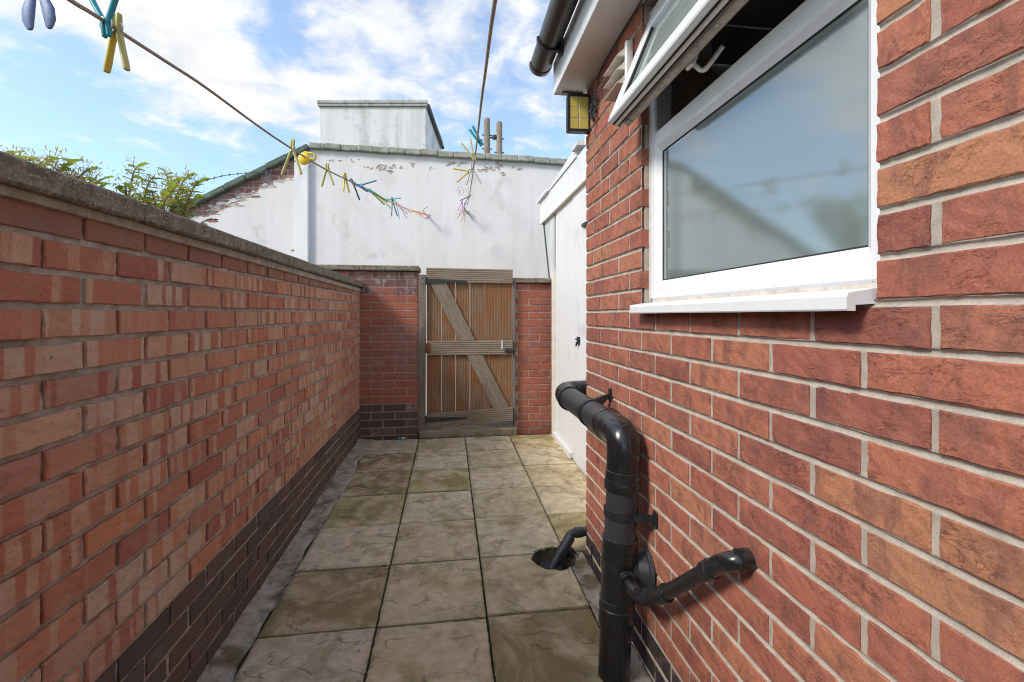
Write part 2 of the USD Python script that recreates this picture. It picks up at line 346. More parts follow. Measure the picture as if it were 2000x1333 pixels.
M('white_render', lambda g: render_fn(g, (0.68, 0.66, 0.645), (0.55, 0.525, 0.50), 0.45, 0.25))
M('stained_render', lambda g: render_fn(g, (0.68, 0.67, 0.65), (0.42, 0.41, 0.39), 0.7, 0.5))
M('pilaster_paint', lambda g: render_fn(g, (0.75, 0.745, 0.74), (0.64, 0.63, 0.62), 0.3, 0.15))
M('door_white', lambda g: render_fn(g, (0.64, 0.635, 0.63), (0.55, 0.545, 0.54), 0.35, 0.15))
M('cladding_white', lambda g: render_fn(g, (0.55, 0.55, 0.55), (0.37, 0.40, 0.395), 0.85, 0.3))

def old_bricks(g):
    p = g.pos()
    s = g('separate_xyz', vector=p)
    u = g.math('subtract', g.math('multiply', s.x, cs), g.math('multiply', s.y, sn))
    v = g('combine_xyz', x=u, y=s.z, z=0.0).vector
    b = g('brick_texture', vector=v, scale=1.0, brick_width=0.225, row_height=0.076, mortar_size=0.008, mortar_smooth=0.3, color1=(0.24, 0.10, 0.085), color2=(0.36, 0.17, 0.14), mortar=(0.42, 0.37, 0.34), bias=0.0)
    c = g.mix(g.ramp(g.noise(p, 9, 5, 0.6), (0.45, 0.0), (0.65, 0.8)), b.color, (0.43, 0.36, 0.34))
    c = g.mix(g.ramp(g.noise(p, 5, 4, 0.6), (0.55, 0.0), (0.68, 0.7)), c, (0.17, 0.09, 0.08))
    hgt = g.math('add', g.math('multiply', b.fac, -1.0), g.math('multiply', g.noise(p, 40, 4), 0.6))
    return g.pbsdf(base_color=c, roughness=0.92, specular_ior_level=0.15, normal=g.bump(hgt, 0.7, 0.01))
M('old_bricks', old_bricks)

def plain(g, col, rough=0.5, spec=0.5, var=0.12, scale=18, bump=0.15, bd=0.001, **kw):
    p = g.pos(); n = g.noise(p, scale, 5, 0.6)
    c = g.mix(1.0, g.ramp(n, (0.3, (1 - var,) * 3), (0.7, (1 + var,) * 3)), col, 'multiply')
    rg = g.math('add', g.math('multiply', g.math('subtract', n, 0.5), 0.25), rough)
    return g.pbsdf(base_color=c, roughness=rg, specular_ior_level=spec, normal=g.bump(g.noise(p, scale * 6, 3), bump, bd), **kw)

def dusty(g, col, rough):
    p = g.pos(); n = g.noise(p, 22, 5, 0.6)
    st = g.noise(g.map(p, (60, 60, 5)), 1.0, 4, 0.6)
    d = g.math('multiply', g.ramp(st, (0.55, 0.0), (0.80, 0.16)), g.ramp(n, (0.35, 0.0), (0.65, 1.0)))
    up = g('separate_xyz', vector=g('geometry').normal).z
    d = g.math('add', d, g.math('multiply', g.ramp(up, (0.3, 0.0), (1.0, 0.16)), g.ramp(g.noise(p, 60, 4), (0.4, 0.0), (0.65, 1.0))))
    c = g.mix(d, col, (0.24, 0.22, 0.20))
    rg = g.math('add', g.math('add', g.math('multiply', g.math('subtract', n, 0.5), 0.22), rough), g.math('multiply', d, 1.2))
    return g.pbsdf(base_color=c, roughness=rg, specular_ior_level=0.55, normal=g.bump(g.noise(p, 160, 3), 0.06, 0.0008))
M('upvc', lambda g: plain(g, (0.68, 0.685, 0.69), 0.32, 0.5, 0.03, 9, 0.05))
M('upvc_dirty', lambda g: plain(g, (0.52, 0.465, 0.41), 0.5, 0.4, 0.2, 30, 0.1))
M('upvc_grubby', lambda g: plain(g, (0.45, 0.42, 0.36), 0.6, 0.3, 0.25, 40, 0.2))
M('upvc_soffit', lambda g: plain(g, (0.66, 0.625, 0.60), 0.35, 0.5, 0.06, 6, 0.08))
M('cream_trim', lambda g: plain(g, (0.68, 0.63, 0.53), 0.5, 0.4, 0.12, 10, 0.1))
M('black_pipe', lambda g: dusty(g, (0.0085, 0.009, 0.010), 0.24))
M('dull_pipe', lambda g: dusty(g, (0.022, 0.024, 0.027), 0.42))
M('brown_gutter', lambda g: plain(g, (0.030, 0.022, 0.019), 0.3, 0.5, 0.15, 12, 0.05))
M('black_plastic', lambda g: plain(g, (0.012, 0.012, 0.014), 0.4, 0.5, 0.2, 30))
M('rubber', lambda g: plain(g, (0.02, 0.02, 0.02), 0.7, 0.3, 0.1))
M('black_iron', lambda g: plain(g, (0.032, 0.031, 0.031), 0.55, 0.4, 0.4, 50, 0.5, 0.001))
M('rusty_iron', lambda g: plain(g, (0.17, 0.06, 0.03), 0.85, 0.2, 0.4, 60, 0.6, 0.001))
M('steel', lambda g: plain(g, (0.42, 0.42, 0.42), 0.4, 0.5, 0.15, 60, metallic=0.8))
M('pale_tape', lambda g: plain(g, (0.55, 0.55, 0.55), 0.6))
M('led_yellow', lambda g: plain(g, (0.46, 0.37, 0.08), 0.35, 0.5, 0.12, 130, 0.3, 0.0006))
M('led_gap', lambda g: plain(g, (0.55, 0.50, 0.53), 0.5))
M('dark_room', lambda g: plain(g, (0.68, 0.66, 0.65), 0.85, 0.2, 0.1, 6))
M('dark_ceiling', lambda g: plain(g, (0.62, 0.60, 0.60), 0.6, 0.3, 0.1, 6))
M('verdigris_tile', lambda g: rough_stuff(g, [(0.3, (0.19, 0.195, 0.16)), (0.5, (0.31, 0.31, 0.26)), (0.7, (0.42, 0.41, 0.36))], 12, 160, 0.7, 0.006, moss=(8, 0.52, (0.17, 0.20, 0.165), 0.6)))
M('pale_coping', lambda g: rough_stuff(g, [(0.3, (0.27, 0.27, 0.24)), (0.5, (0.45, 0.44, 0.40)), (0.7, (0.55, 0.54, 0.50))], 12, 160, 0.7, 0.006))
M('green_verge', lambda g: rough_stuff(g, [(0.3, (0.075, 0.095, 0.075)), (0.7, (0.16, 0.20, 0.165))], 10, 160, 0.6, 0.006))
M('lead_flashing', lambda g: rough_stuff(g, [(0.3, (0.10, 0.10, 0.10)), (0.7, (0.2, 0.2, 0.19))], 10, 100, 0.4, 0.004))
M('pole_wood', lambda g: rough_stuff(g, [(0.3, (0.20, 0.16, 0.125)), (0.7, (0.34, 0.285, 0.235))], 8, 60, 0.5, 0.01))
M('roof_felt', lambda g: rough_stuff(g, [(0.3, (0.10, 0.09, 0.085)), (0.7, (0.16, 0.15, 0.14))], 8, 60, 0.5, 0.01))
M('line_cord', lambda g: plain(g, (0.40, 0.365, 0.31), 0.7, 0.2, 0.2, 200, 0.5, 0.001))
M('thin_wire', lambda g: plain(g, (0.09, 0.075, 0.065), 0.6))
for nm, c in dict(yellow=(0.55, 0.44, 0.05), pale_yellow=(0.48, 0.45, 0.15), bright_yellow=(0.78, 0.55, 0.03), teal=(0.012, 0.26, 0.31), blue=(0.02, 0.20, 0.36), navy=(0.035, 0.075, 0.13), lavender=(0.13, 0.19, 0.35), green=(0.25, 0.37, 0.10), pale_green=(0.42, 0.46, 0.24), cyan=(0.07, 0.42, 0.48), pink=(0.72, 0.14, 0.32), purple=(0.42, 0.16, 0.48), orange=(0.70, 0.30, 0.06), black=(0.02, 0.021, 0.023), grey=(0.46, 0.47, 0.49), brown=(0.22, 0.16, 0.12)).items():
    M('peg_' + nm, lambda g, c=c: plain(g, c, 0.42, 0.5, 0.1, 60, 0.08, subsurface_weight=0.0))

def wood(g, colA, colB, orange, omin, rot=(0, 0, 0)):
    r = g.rnd(); o = g.map(g.obj(), (1, 1, 1), (0, 0, 0), rot); v = g.vadd(o, g.rvec(r))
    n = g.noise(g.map(v, (3, 3, 0.35)), 12, 6, 0.62, 0.3)
    c = g.mix(g.ramp(n, (0.3, 0.0), (0.7, 1.0)), colA, colB)
    po = g.noise(g.map(v, (1, 1, 0.6)), 5.0, 4, 0.6, 0.3)
    c = g.mix(g.ramp(po, (omin, 0.0), (omin + 0.13, 0.85)), c, orange)
    fine = g.noise(g.map(v, (14, 14, 0.8)), 26, 3, 0.6)
    c = g.mix(0.7, c, g.ramp(fine, (0.3, (0.6, 0.6, 0.6)), (0.7, (1.3, 1.3, 1.3))), 'multiply')
    c = g.mix(g.ramp(g.noise(v, 38, 2), (0.70, 0.0), (0.76, 0.6)), c, (0.04, 0.03, 0.022))
    return g.pbsdf(base_color=c, roughness=0.85, specular_ior_level=0.2, normal=g.bump(g.math('add', fine, n), 0.5, 0.002))
M('gate_board', lambda g: wood(g, (0.19, 0.112, 0.064), (0.275, 0.18, 0.112), (0.26, 0.115, 0.048), 0.44))
M('gate_rail', lambda g: wood(g, (0.185, 0.145, 0.103), (0.285, 0.23, 0.172), (0.22, 0.155, 0.10), 0.55, (0, math.pi / 2, 0)))
M('gate_brace', lambda g: wood(g, (0.18, 0.145, 0.105), (0.28, 0.23, 0.175), (0.21, 0.155, 0.10), 0.60, (0, 0.464, 0)))
M('post_wood', lambda g: wood(g, (0.13, 0.105, 0.08), (0.21, 0.175, 0.135), (0.16, 0.11, 0.07), 0.6))

def pane_fn(g, bumps=0.13, bd=0.0003, body=0.34, scale=330):
    p = g.pos()
    nrm = g.bump(g.noise(p, scale, 3, 0.6), bumps, bd)
    fr = g('fresnel', IOR=2.9).fac
    gl = g('glossy_bsdf', color=(0.86, 0.91, 0.92), roughness=0.028, normal=nrm).BSDF
    tr = g('transparent_bsdf', color=(0.62, 0.68, 0.69)).BSDF
    df = g('diffuse_bsdf', color=(0.37, 0.425, 0.40), roughness=0.0).BSDF
    inner = g('mix_closure', fac=body, closure1=tr, closure2=df).closure
    return g('mix_closure', fac=fr, closure1=inner, closure2=gl).closure
M('obscured_glass', lambda g: pane_fn(g))
M('casement_glass', lambda g: pane_fn(g, 0.08, 0.0003, 0.6))

def leaf_fn(g, a, b, c3):
    r = g('geometry').random_per_island
    c = g.ramp(r, (0.0, a), (0.5, b), (0.82, b), (1.0, c3))
    d = g('diffuse_bsdf', color=c).BSDF; t = g('translucent_bsdf', color=g.mix(1.0, c, (1.2, 1.35, 0.6), 'multiply')).BSDF
    gl = g('glossy_bsdf', color=(1, 1, 1), roughness=0.35).BSDF
    m = g('mix_closure', fac=0.45, closure1=d, closure2=t).closure
    return g('mix_closure', fac=0.05, closure1=m, closure2=gl).closure
M('leaf', lambda g: leaf_fn(g, (0.25, 0.29, 0.07), (0.44, 0.43, 0.12), (0.66, 0.50, 0.21)))
M('dark_leaf', lambda g: leaf_fn(g, (0.03, 0.06, 0.018), (0.055, 0.095, 0.025), (0.09, 0.12, 0.03)))
M('blossom', lambda g: leaf_fn(g, (0.42, 0.30, 0.17), (0.50, 0.36, 0.22), (0.36, 0.24, 0.12)))
M('yellow_leaf', lambda g: leaf_fn(g, (0.45, 0.28, 0.05), (0.45, 0.28, 0.05), (0.45, 0.28, 0.05)))
M('twig', lambda g: plain(g, (0.16, 0.105, 0.07), 0.8, 0.2, 0.3, 30, 0.5))

# ------------------------------------------------------------------ ground and yard
GS = 0.0198
def gz(y): return GS * y
def shear(m):
    m = m.copy(); m.vertices[:, 2] += GS * m.vertices[:, 1]; return m

rg = np.linspace(0, 1, 25)
gx = np.r_[-600, -150, -40, np.linspace(-12, 12, 25), 40, 150, 600]
GX, GY = np.meshgrid(gx, gx, indexing='ij')
GZ = -0.16 + GS * np.clip(GY, -6, 6)
data(part('ground', gridmesh(GX, GY, GZ), 'far_ground'), 'dark ground all round the yard and the buildings', 'ground', kind='structure')

HOLE = (0.54, 2.315); HR = 0.113
rng = random.Random(5)
hole_poly = Polygon([(HOLE[0] + (HR + rng.uniform(-.007, .007)) * math.cos(a) * 1.05, HOLE[1] + (HR + rng.uniform(-.007, .007)) * math.sin(a)) for a in np.linspace(0, 2 * math.pi, 40, endpoint=False)])

yard = thing('paving', 'yard paving of square riven buff slabs running up to the wooden gate', 'paving', kind='structure')
bed = sbox(-0.87, -1.4, 1.10, 4.66).difference(hole_poly)
part('bedding', shear(extr(bed, 0.08, -0.106)), 'joint_dirt', yard)
XJ = [-0.745, -0.290, 0.158, 0.605, 1.05]
S = 0.4477; Y0 = 4.156
KINDS = {0: ['slab_grey', 'slab_tan', 'slab_light', 'slab_olive'], 1: ['slab_brown', 'slab_light', 'slab_tan', 'slab_light'], 2: ['slab_brown', 'slab_olive', 'slab_light', 'slab_tan'], 3: ['slab_olive', 'slab_light', 'slab_tan', 'slab_light'], 4: ['slab_light', 'slab_tan', 'slab_light', 'slab_olive'], 5: ['slab_brown', 'slab_tan', 'slab_tan', None], 6: ['slab_grey', 'slab_tan', 'slab_brown', None]}

def slab_mesh(x0, x1, y0, y1, seed, cut=None):
    g_ = 0.0042; r_ = np.random.RandomState(seed)
    a, b = (x1 - x0) / 2 - g_, (y1 - y0) / 2 - g_; cx, cy = (x0 + x1) / 2, (y0 + y1) / 2
    if cut is not None:
        pl = sbox(-a, -b, a, b).difference(affinity.translate(cut, -cx, -cy))
        m = extr(pl, 0.034, -0.036)
        top = extr(pl.buffer(-0.003), 0.002, -0.002)
        m = cat(m, top)
    else:
        n = 30
        u = np.linspace(-1, 1, n); U, V = np.meshgrid(u * a, u * b, indexing='ij')
        ed = np.minimum(a - np.abs(U), b - np.abs(V))
        P = np.stack([U * 5.0 + seed * 3.1, V * 5.0, np.zeros_like(U)], -1)
        rid = meshkit.fbm(P, 4, seed); st = np.floor(rid * 7) / 7
        Z = (0.5 * rid + 0.5 * st - 0.5) * 0.014 * np.clip(ed / 0.05, 0, 1)
        e = np.clip(ed / 0.010, 0, 1); Z -= 0.006 * (1 - e) ** 2
        jit = (meshkit.noise(np.stack([U * 60, V * 60, U * 0], -1), seed) - 0.5) * 0.004 * (ed < 1e-6)
        top = gridmesh(U + jit * np.sign(U) * (np.abs(U) > a - 1e-6), V + jit * np.sign(V) * (np.abs(V) > b - 1e-6), Z)
        ring = [(i, 0) for i in range(n)] + [(n - 1, j) for j in range(1, n)] + [(i, n - 1) for i in range(n - 2, -1, -1)] + [(0, j) for j in range(n - 2, 0, -1)]
        idx = np.array([i * n + j for i, j in ring]); k = len(idx)
        tv = top.vertices[idx]; bv = tv.copy(); bv[:, 2] = -0.036
        V2 = np.vstack([tv, bv]); j = np.arange(k); j2 = (j + 1) % k
        m = cat(top, trimesh.Trimesh(V2, np.vstack([np.stack([j, j + k, j2 + k], 1), np.stack([j, j2 + k, j2], 1)]), process=False))
    m.vertices[:, 2] += GS * m.vertices[:, 1] + r_.uniform(-.0025, .0025) + r_.uniform(-.006, .006) * m.vertices[:, 0] + r_.uniform(-.006, .006) * m.vertices[:, 1]
    return m, (cx, cy, gz(cy))

rows = [(0, Y0, 4.585)] + [(r, Y0 - S * r, Y0 - S * (r - 1)) for r in range(1, 12)]
for r, ya, yb in rows:
    for c in range(4):
        if c == 3 and ya < 2.36: continue
        mt = (KINDS[r] if r in KINDS else ['slab_grey', 'slab_tan', 'slab_tan', None])[c]
        x1 = XJ[c + 1] - (0.004 if c == 3 else 0)
        hit = sbox(XJ[c], ya, x1, yb).intersects(hole_poly)
        m, loc = slab_mesh(XJ[c], x1, ya, yb, r * 7 + c, hole_poly if hit else None)
        part('slab', m, mt, yard, loc=loc, smooth=40 if not hit else False)

# concrete fillets along the two walls
def strip(x0, x1, y0, y1, nx, ny, zf, seed, cut=None):
    X, Y = np.meshgrid(np.linspace(x0, x1, nx), np.linspace(y0, y1, ny), indexing='ij')
    Z = zf(X, Y) + (meshkit.fbm(np.stack([X * 14, Y * 14, X * 0], -1), 4, seed) - 0.5) * 0.014
    m = gridmesh(X, Y, Z + GS * Y)
    if cut is not None:
        c = m.triangles_center
        m.update_faces((c[:, 0] - HOLE[0]) ** 2 + (c[:, 1] - HOLE[1]) ** 2 > cut ** 2)
        m.remove_unreferenced_vertices()
    return m
edgew = lambda Y: 0.010 * np.sin(Y * 9.0) + 0.006 * np.sin(Y * 23 + 1)
m = strip(-0.862, -0.742, -1.4, 4.62, 14, 300, lambda X, Y: 0.012 * np.clip((-0.80 - X) / 0.06, 0, 1) - 0.012 + 0.004 * np.clip((Y - 2.6), 0, 1), 3)
t_ = (m.vertices[:, 0] + 0.862) / 0.12
yy = m.vertices[:, 1]
m.vertices[:, 0] += t_ * (edgew(yy) - 0.008 + 0.05 * np.clip((yy - 2.7) / 0.5, 0, 1) * (0.6 + 0.4 * np.sin(yy * 6.0)))
m.vertices[:, 2] += np.clip((yy - 2.7) / 0.5, 0, 1) * 0.010 * (1 - 0.75 * t_ ** 4) - 0.02 * np.clip(t_ - 0.9, 0, 1) * 10 * 0.4
data(part('concrete_fillet', m, 'yard_concrete', yard, smooth=True), 'grey mossy concrete strip at the foot of the left wall')
m = strip(0.607, 0.70, -1.4, 2.36, 12, 190, lambda X, Y: -0.004 + 0.0 * X, 8, cut=HR - 0.004)
data(part('concrete_fillet', m, 'yard_concrete', yard, smooth=True), 'concrete strip between the slabs and the house')

# ------------------------------------------------------------------ brickwork
def brick_mesh(L, Hh, D, rs, ch=0.004, jit=0.0012, nu=5, nv=3):
    """face on local +y, centred on the face; x along the wall, z up"""
    us = np.linspace(-L / 2 + ch, L / 2 - ch, nu + 1); vs = np.linspace(-Hh / 2 + ch, Hh / 2 - ch, nv + 1)
    U, V = np.meshgrid(us, vs, indexing='ij')
    Yf = rs.uniform(-jit, jit, U.shape) * 0.5 + rs.uniform(-1, 1) * 0.0012 * U / L * 2
    U = U + rs.uniform(-jit, jit, U.shape) * 0.6; V = V + rs.uniform(-jit, jit, U.shape) * 0.6
    front = np.stack([U, Yf, V], -1).reshape(-1, 3)
    n, mm = nu + 1, nv + 1
    i = np.arange(n * mm).reshape(n, mm); a, b, c, d = i[:-1, :-1].ravel(), i[1:, :-1].ravel(), i[1:, 1:].ravel(), i[:-1, 1:].ravel()
    Fs = [np.stack([a, c, b], 1), np.stack([a, d, c], 1)]
    ring = np.array([i[k, 0] for k in range(n)] + [i[n - 1, k] for k in range(1, mm)] + [i[k, mm - 1] for k in range(n - 2, -1, -1)] + [i[0, k] for k in range(mm - 2, 0, -1)])
    k = len(ring); rv = front[ring].copy()
    o = rv.copy()
    ex = np.abs(rv[:, 0]) > L / 2 - ch - jit * 1.5; ez = np.abs(rv[:, 2]) > Hh / 2 - ch - jit * 1.5
    o[:, 0] = np.where(ex, np.sign(rv[:, 0]) * (L / 2 - np.abs(rs.uniform(0, jit, k))), rv[:, 0])
    o[:, 2] = np.where(ez, np.sign(rv[:, 2]) * (Hh / 2 - np.abs(rs.uniform(0, jit, k))), rv[:, 2])
    o[:, 1] -= ch * rs.uniform(0.5, 1.2, k)
    back = o.copy(); back[:, 1] = -D
    V2 = np.vstack([front, o, back]); f0 = len(front); j = np.arange(k); j2 = (j + 1) % k
    A, A2, B, B2, C, C2 = ring[j], ring[j2], f0 + j, f0 + j2, f0 + k + j, f0 + k + j2
    Fs += [np.stack([A, A2, B2], 1), np.stack([A, B2, B], 1), np.stack([B, B2, C2], 1), np.stack([B, C2, C], 1)]
    m = trimesh.Trimesh(V2, np.vstack(Fs), process=False)
    return m

def to_world(m, loc, rotz):
    a = math.radians(rotz); m = m.copy(); v = m.vertices
    m.vertices = np.stack([v[:, 0] * math.cos(a) - v[:, 1] * math.sin(a), v[:, 0] * math.sin(a) + v[:, 1] * math.cos(a), v[:, 2]], 1) + np.asarray(loc)
    return m

def joint_sheet(s0, s1, zs, prof, ds, seed, amp):
    """mortar face: rows of z (with depth) times positions s along the wall -> (s, depth, z)"""
    ss = np.linspace(s0, s1, max(2, int((s1 - s0) / ds) + 1))
    z = np.array([q[0] for q in zs]); d = np.array([q[1] for q in zs])
    SS, ZZ = np.meshgrid(ss, z, indexing='ij'); DD = np.broadcast_to(d, SS.shape).copy()
    DD += (meshkit.fbm(np.stack([SS * 38, ZZ * 38, SS * 0 + seed], -1), 3, seed) - 0.5) * amp
    return SS, DD, ZZ

# --- left boundary wall
XL = -0.86
def lz(y, k):                # height of bed joint k above the plinth at distance y
    t = (y - 1.0) / 3.65
    return 0.395 + k * (0.0764 + (0.0779 - 0.0764) * t) if k >= 0 else 0.395 + k * 0.0752
lwall = thing('brick_wall', 'long red and buff brick boundary wall with dark plinth on the left of the alley', 'wall', (XL, 0, 0))
loc_l = lambda p: (p[0] - XL, p[1], p[2])
rs = np.random.RandomState(11)
cand = []
for k in range(-6, 15):
    off = 0.112 if k % 2 == 0 else 0.0
    y = 1.111 + off - 0.224 * 11
    while y < 4.64:
        y1 = min(y + 0.224, 4.655); y0 = y
        if y0 > -1.35 and y1 - y0 > 0.03:
            cand.append((k, y0, y1))
        y += 0.224
vis = [c for c in cand if c[2] > 0.97 and not (c[0] <= -5) and not (c[0] < 0 and c[2] < 1.25)]
vis.sort(key=lambda c: c[1]); vis_set = set(vis[:298])
stuff_red, stuff_blue = [], []
for c in cand:
    k, y0, y1 = c
    yc = (y0 + y1) / 2; za, zb = lz(yc, k), lz(yc, k + 1)
    jw = rs.uniform(0.009, 0.0135) if k >= 0 else rs.uniform(0.0075, 0.0105)
    m = brick_mesh(y1 - y0 - jw, zb - za - jw, 0.05, rs, 0.0035, 0.0024, 9, 4)
    loc = (XL + rs.uniform(-0.0012, 0.003), yc + rs.uniform(-.002, .002), (za + zb) / 2 + rs.uniform(-.001, .001))
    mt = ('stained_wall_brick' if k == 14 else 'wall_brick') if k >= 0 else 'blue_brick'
    if c in vis_set:
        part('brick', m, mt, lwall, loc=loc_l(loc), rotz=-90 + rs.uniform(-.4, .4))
    else:
        (stuff_red if k >= 0 else stuff_blue).append(to_world(m, loc_l(loc), -90))
data(part('more_bricks', cat(*stuff_red), 'wall_brick', lwall), kind='stuff')
data(part('more_dark_bricks', cat(*stuff_blue), 'blue_brick', lwall), kind='stuff')
# mortar: smeared, recessed unevenly
ys = np.arange(-1.35, 4.66, 0.016); zz = np.arange(-0.06, 1.575, 0.010)
YY, ZZ = np.meshgrid(ys, zz, indexing='ij')
dep = -0.0074 + (meshkit.fbm(np.stack([YY * 30, ZZ * 30, YY * 0], -1), 3, 4) - 0.5) * 0.011 + (meshkit.fbm(np.stack([YY * 3, ZZ * 3, YY * 0], -1), 2, 9) - 0.5) * 0.005
dep = np.minimum(dep, -0.0008)
ip = int(np.searchsorted(zz, 0.392))
part('mortar', gridmesh(dep[:, ip:], YY[:, ip:], ZZ[:, ip:]), 'wall_mortar', lwall, smooth=True)
part('plinth_mortar', gridmesh(dep[:, :ip + 1] * 0.4 - 0.0012, YY[:, :ip + 1], ZZ[:, :ip + 1]), 'plinth_mortar', lwall, smooth=True)
part('core', cbox(-0.215, -0.022, -1.35, 4.655, -0.14, 1.54, 0), 'wall_mortar', lwall)
y = -1.33; k = 0
while y < 4.6:
    y1 = min(y + 0.905, 4.64)
    zt = lambda q: 1.541 + (q - 1) / 3.65 * 0.023
    cm = cbox(-0.265, 0.038, y + 0.003, y1 - 0.003, 0, 0.056, 0.007)
    cm = cm.subdivide().subdivide().subdivide()
    nn = meshkit.fbm(cm.vertices * 22 + k * 9, 3, k) - 0.5
    cm.vertices = cm.vertices + np.stack([nn, nn * 0.3, nn], 1) * 0.006
    cm.vertices[:, 2] += zt(cm.vertices[:, 1]) + 0.003
    part('coping_stone', cm, 'coping_stone', lwall, smooth=50)
    y = y1; k += 1
part('coping_bedding', cbox(-0.21, 0.012, -1.33, 4.63, 1.525, 1.556, 0.002), 'wall_mortar', lwall)

# --- gate wall, left of the gate and right pier
def gate_wall(th, x0, x1, yf, ztop, pitch, z_base, rows_blue, mats, pref, seed, xv0, off0, zc, mortar, thick):
    rs = np.random.RandomState(seed); n = int(round((ztop - z_base) / pitch)); stuff = []
    for k in range(-1, n):
        o = off0 + (0.112 if k % 2 else 0.0)
        x = x1 + o
        while x > x0:
            a, b = max(x - 0.226, x0), min(x, x1)
            if b - a > 0.03:
                za, zb = z_base + k * pitch, z_base + (k + 1) * pitch
                jw = 0.009
                mt = mats(k, n, rs)
                m = brick_mesh(b - a - jw, zb - za - jw, 0.05, rs, 0.003, 0.001, 4, 2)
                loc = ((a + b) / 2 - x0, rs.uniform(-.0015, .0015), (za + zb) / 2)
                if b > xv0: part('brick', m, mt, th, loc=loc, rotz=180)
                else: stuff.append(to_world(m, loc, 180))
            x -= 0.226
    if stuff: data(part('more_bricks', cat(*stuff), pref, th), kind='stuff')
    w = x1 - x0
    xs = np.arange(0.004, w - 0.003, 0.02); zs = np.arange(z_base - pitch, ztop, 0.009)
    XX, ZZ = np.meshgrid(xs, zs, indexing='ij')
    dep = 0.0045 + (meshkit.fbm(np.stack([XX * 34, ZZ * 34, XX * 0], -1), 3, seed) - 0.5) * 0.006
    m = gridmesh(XX, dep, ZZ); part('mortar', m, mortar, th, smooth=True)
    part('core', cbox(0.006, w - 0.006, 0.014, thick, z_base - pitch - .02, ztop - 0.002, 0), mortar, th)
    cx = w
    lens = zc
    while cx > 0.0:
        a = max(cx - lens, -0.03)
        cm = cbox(a + 0.002, cx - 0.002 + (0.012 if cx == w else 0), -0.035, thick + 0.03, ztop + 0.003, ztop + 0.053, 0.006).subdivide().subdivide().subdivide()
        nn = meshkit.fbm(cm.vertices * 25 + seed, 3, seed) - 0.5
        cm.vertices = cm.vertices + np.stack([nn * .3, nn, nn], 1) * 0.006
        part('coping_stone', cm, 'coping_stone', th, smooth=50)
        cx = a
        if cx <= 0: break

def left_mats(k, n, rs):
    if k < 4: return 'blue_brick' if rs.rand() < 0.72 else 'sooty_brick'
    if k >= n - 3: return 'sooty_brick' if rs.rand() < 0.8 else 'dusty_pier_brick'
    return 'dusty_pier_brick' if 6 < k < 14 else 'pier_brick'
gw = thing('brick_wall', 'higher brick wall with pale smears at its top, between boundary wall and gate', 'wall', (-2.6, 4.64, 0))
gate_wall(gw, -2.6, -0.298, 4.64, 1.730, 0.0768, 0.117, 4, left_mats, 'pier_brick', 21, -0.9, 0.0, 0.56, 'pier_mortar', 0.22)
rp = thing('brick_pier', 'narrow red brick pier with stone cap, right of the wooden gate', 'pier', (0.683, 4.70, 0))
gate_wall(rp, 0.683, 1.098, 4.70, 1.628, 0.0749, 0.13, 0, lambda k, n, rs: 'pier_brick' if rs.rand() < .8 else 'dusty_pier_brick', 'pier_brick', 33, 0.0, 0.06, 0.6, 'pier_mortar', 0.22)

# ------------------------------------------------------------------ gate
gate = thing('gate', 'weathered ribbed timber gate with Z brace and black strap hinges', 'gate', (-0.222, 4.635, 0.165))
def deck(wd, th, n):
    """ribbed decking board section across x, face on -y"""
    P = []; p = wd / n; q = 0.0042
    for i in range(n):
        x = i * p
        P += [(x + p * .12, q), (x + p * .30, 0), (x + p * .78, 0), (x + p * .96, q)]
    return Polygon([(0, th), (0, q)] + P + [(wd, q), (wd, th)])
def deck_board(wd, L, th=0.026, n=9):
    m = extr(deck(wd, th, n), L)                  # x across, y thickness, z along
    return m
BW = 0.1445
rb = random.Random(3)
for i in range(6):
    m = deck_board(BW - 0.0022 - rb.uniform(0, .0028), 1.545 - (0.02 if i % 2 else 0))
    part('board', m, 'gate_board', gate, loc=(i * BW + 0.003, 0.028, 0.035 + rb.uniform(0, .01)))
def rail(L, z0, z1, x0=0.0, y=0.0):
    m = deck_board(0.142, L, 0.026, 7)            # turn to lie flat
    v = m.vertices.copy(); m.vertices = np.stack([v[:, 2], v[:, 1], 0.142 - v[:, 0]], 1)
    m.invert()
    m.vertices[:, 2] += z0 + (z1 - z0) * m.vertices[:, 0] / L
    m.vertices[:, 0] += x0; m.vertices[:, 1] += y
    return m
# rails in local axes so that grain runs along: use z-long boards rotated by xform-free mesh
data(part('rail', rail(0.868, 1.462, 1.455), 'gate_rail', gate), 'grey ribbed top rail')
data(part('rail', rail(0.862, 0.733, 0.733, 0.004), 'gate_rail', gate), 'middle rail')
data(part('rail', rail(0.868, 0.012, 0.052), 'gate_rail', gate), 'bottom rail')
def brace(xa, za, xb, zb):
    d = np.array([xb - xa, zb - za]); L = np.linalg.norm(d); d /= L
    w = 0.142
    m = deck_board(w, L, 0.024, 7); v = m.vertices
    n_ = np.array([d[1], -d[0]])
    px = xa + d[0] * v[:, 2] + n_[0] * (v[:, 0] - w / 2); pz = za + d[1] * v[:, 2] + n_[1] * (v[:, 0] - w / 2)
    m.vertices = np.stack([px, v[:, 1] + 0.002, pz], 1)
    if np.linalg.det(np.array([[n_[0], 0, d[0]], [0, 1, 0], [n_[1], 0, d[1]]])) < 0: m.invert()
    import manifold3d as mf
    def man(t): return mf.Manifold(mf.Mesh(np.asarray(t.vertices, np.float32), np.asarray(t.faces, np.uint32)))
    t = man(trimesh.Trimesh(m.vertices, m.faces)); return t
import manifold3d as mf
def clip_z(man, z0, z1):
    man = man.trim_by_plane((0, 0, 1), z0).trim_by_plane((0, 0, -1), -z1)
    return man
br = brace(0.045, 1.60, 0.815, 0.06)
part('brace', clip_z(br, 0.878, 1.459), 'gate_brace', gate)
